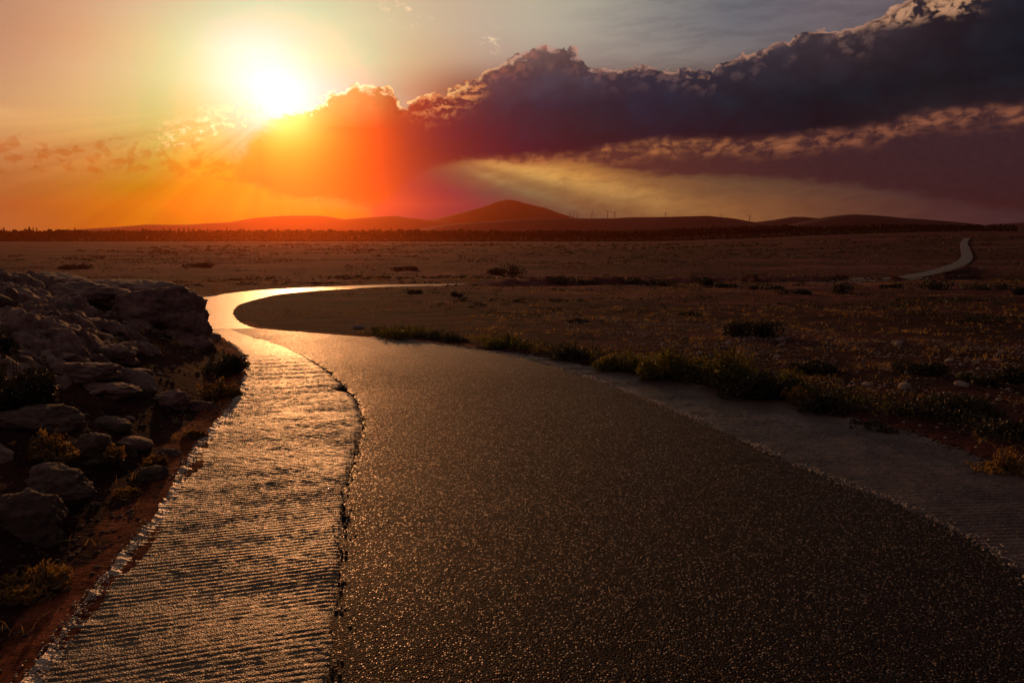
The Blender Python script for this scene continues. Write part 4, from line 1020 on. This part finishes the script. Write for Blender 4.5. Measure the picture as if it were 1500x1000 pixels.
# ------------------------------------------------------------------ tree line
def far_tree_mesh(kind, seed):
    rng = np.random.default_rng(seed); n = 420
    if kind == 'narrow':
        t = rng.random(n) ** .8; r = (1 - t) ** .7 * .9 * rng.uniform(.5, 1, n) * (t > .02); a = rng.uniform(0, 6.28, n)
        C = np.c_[np.cos(a) * r, np.sin(a) * r, .7 + t * 8.6]
        trunk = tube([(0, 0, -.6), (.05, 0, 2), (0, 0, 6)], [.22, .16, .06], 5); sz = .38
    else:
        k = 7; ca = rng.uniform(0, 6.28, k); cr = rng.uniform(0, 2.1, k); cz = rng.uniform(3.4, 6.8, k) ; rr_ = rng.uniform(1.1, 2.0, k)
        p = rng.integers(0, k, n); u = rng.normal(size=(n, 3)); u /= np.linalg.norm(u, axis=1)[:, None]; u *= (rng.uniform(.3, 1, n) ** .5)[:, None]
        C = np.c_[np.cos(ca[p]) * cr[p] + u[:, 0] * rr_[p], np.sin(ca[p]) * cr[p] + u[:, 1] * rr_[p], cz[p] + u[:, 2] * rr_[p] * .85]
        parts = [tube([(0, 0, -.6), (.1, 0, 2), (0, .1, 3.6)], [.32, .24, .18], 6)]
        for i in range(k): parts.append(tube([(0, .05, 2.6), (math.cos(ca[i]) * cr[i] * .6, math.sin(ca[i]) * cr[i] * .6, cz[i] * .8), (math.cos(ca[i]) * cr[i], math.sin(ca[i]) * cr[i], cz[i])], [.14, .09, .04], 4))
        trunk = merge(parts); sz = .5
    V, Q = leaf_quads(C, sz, rng, aspect=.6)
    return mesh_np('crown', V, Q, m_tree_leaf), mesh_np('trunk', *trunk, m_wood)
NAR = [far_tree_mesh('narrow', 900 + i) for i in range(5)]; RND = [far_tree_mesh('round', 950 + i) for i in range(6)]
rng = np.random.default_rng(77)
def far_tree(px, Y_, hpx, kind, label, group='trees along the far edge of the plain'):
    d = ray(px, 345); x = d.x / d.y * Y_; z = float(T0(x, Y_)); s = hpx / FPX * Y_ / (9.3 if kind == 'narrow' else 8.3)
    pool = NAR if kind == 'narrow' else RND; c_, t_ = pool[int(rng.integers(len(pool)))]
    wv = s * rng.uniform(.8, 1.25)
    r_ = empty('far_tree', (x, Y_, z), label, 'tree', group, rz=rng.uniform(0, 6), scale=(wv, wv, s))
    put('crown', c_, r_); put('trunk', t_, r_)
UNIQ = [(82, 575, 15, 'round', 'round dark tree standing in front of the tree line on the left'), (388, 585, 16, 'round', 'solitary round tree in front of the tree line under the sun'),
        (44, 620, 20, 'narrow', 'tall narrow cypress near the left edge of the tree line'), (1328, 560, 12, 'round', 'small round tree in front of the hill left of the far road')]
for px, Y_, hp, kd, lab in UNIQ: far_tree(px, Y_, hp, kd, lab)
px = -20.0
while px < 1440:
    narrow = rng.random() < (.55 if px < 330 else .3); Y_ = rng.uniform(600, 680)
    hp = rng.uniform(13, 18) * (1.0 if px < 700 else .93) * (.72 if px > 1180 else 1) * (1.04 if narrow else 1)
    far_tree(px, Y_, hp, 'narrow' if narrow else 'round', 'narrow cypress in the dark tree line along the far edge of the plain' if narrow else 'bushy tree in the dark tree line along the far edge of the plain')
    px += rng.uniform(3.0, 7.5)
# the wood behind reads as one mass
n = 36000; Yw = rng.uniform(640, 900, n); pxs = rng.uniform(-620, 1480, n); xw = (pxs - 750) / FPX * Yw
hh_ = (8.3 + 2.4 * fbm(xw / 26, Yw / 40, 3, 3)) * np.where(pxs > 1150, .75, 1.0)
C = np.c_[xw, Yw, T0(xw, Yw) + rng.random(n) ** .8 * hh_]
V, Q = leaf_quads(C, 1.5, rng, aspect=.7)
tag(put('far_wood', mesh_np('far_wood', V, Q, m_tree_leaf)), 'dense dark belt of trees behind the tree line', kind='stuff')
n = 9000; Yw = rng.uniform(560, 600, n); xw = (rng.uniform(-60, 1400, n) - 750) / FPX * Yw
C = np.c_[xw, Yw, T0(xw, Yw) + rng.random(n) * (1.3 + .9 * fbm(xw / 30, 1, 4, 3))]
V, Q = leaf_quads(C, .8, rng, aspect=.7)
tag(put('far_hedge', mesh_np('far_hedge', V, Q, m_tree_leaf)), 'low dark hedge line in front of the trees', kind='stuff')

# ------------------------------------------------------------------ the air
bm = bmesh.new(); bmesh.ops.create_cube(bm, size=1)
me = bpy.data.meshes.new('haze'); bm.to_mesh(me); bm.free()
hz = put('haze', me, None, (0, 0, (HAZE_TOP - 11) / 2)); hz.scale = (5900, 5900, HAZE_TOP + 11)
m = bpy.data.materials.new('air'); m.use_nodes = True; t = m.node_tree; t.nodes.clear()
pv = t.nodes.new('ShaderNodeVolumePrincipled'); pv.inputs['Color'].default_value = (*HAZE_C, 1)
pv.inputs['Density'].default_value = HAZE_D; pv.inputs['Anisotropy'].default_value = HAZE_G
o_ = t.nodes.new('ShaderNodeOutputMaterial'); t.links.new(pv.outputs[0], o_.inputs['Volume'])
me.materials.append(m); tag(hz, 'warm dusty air over the plain', kind='stuff')
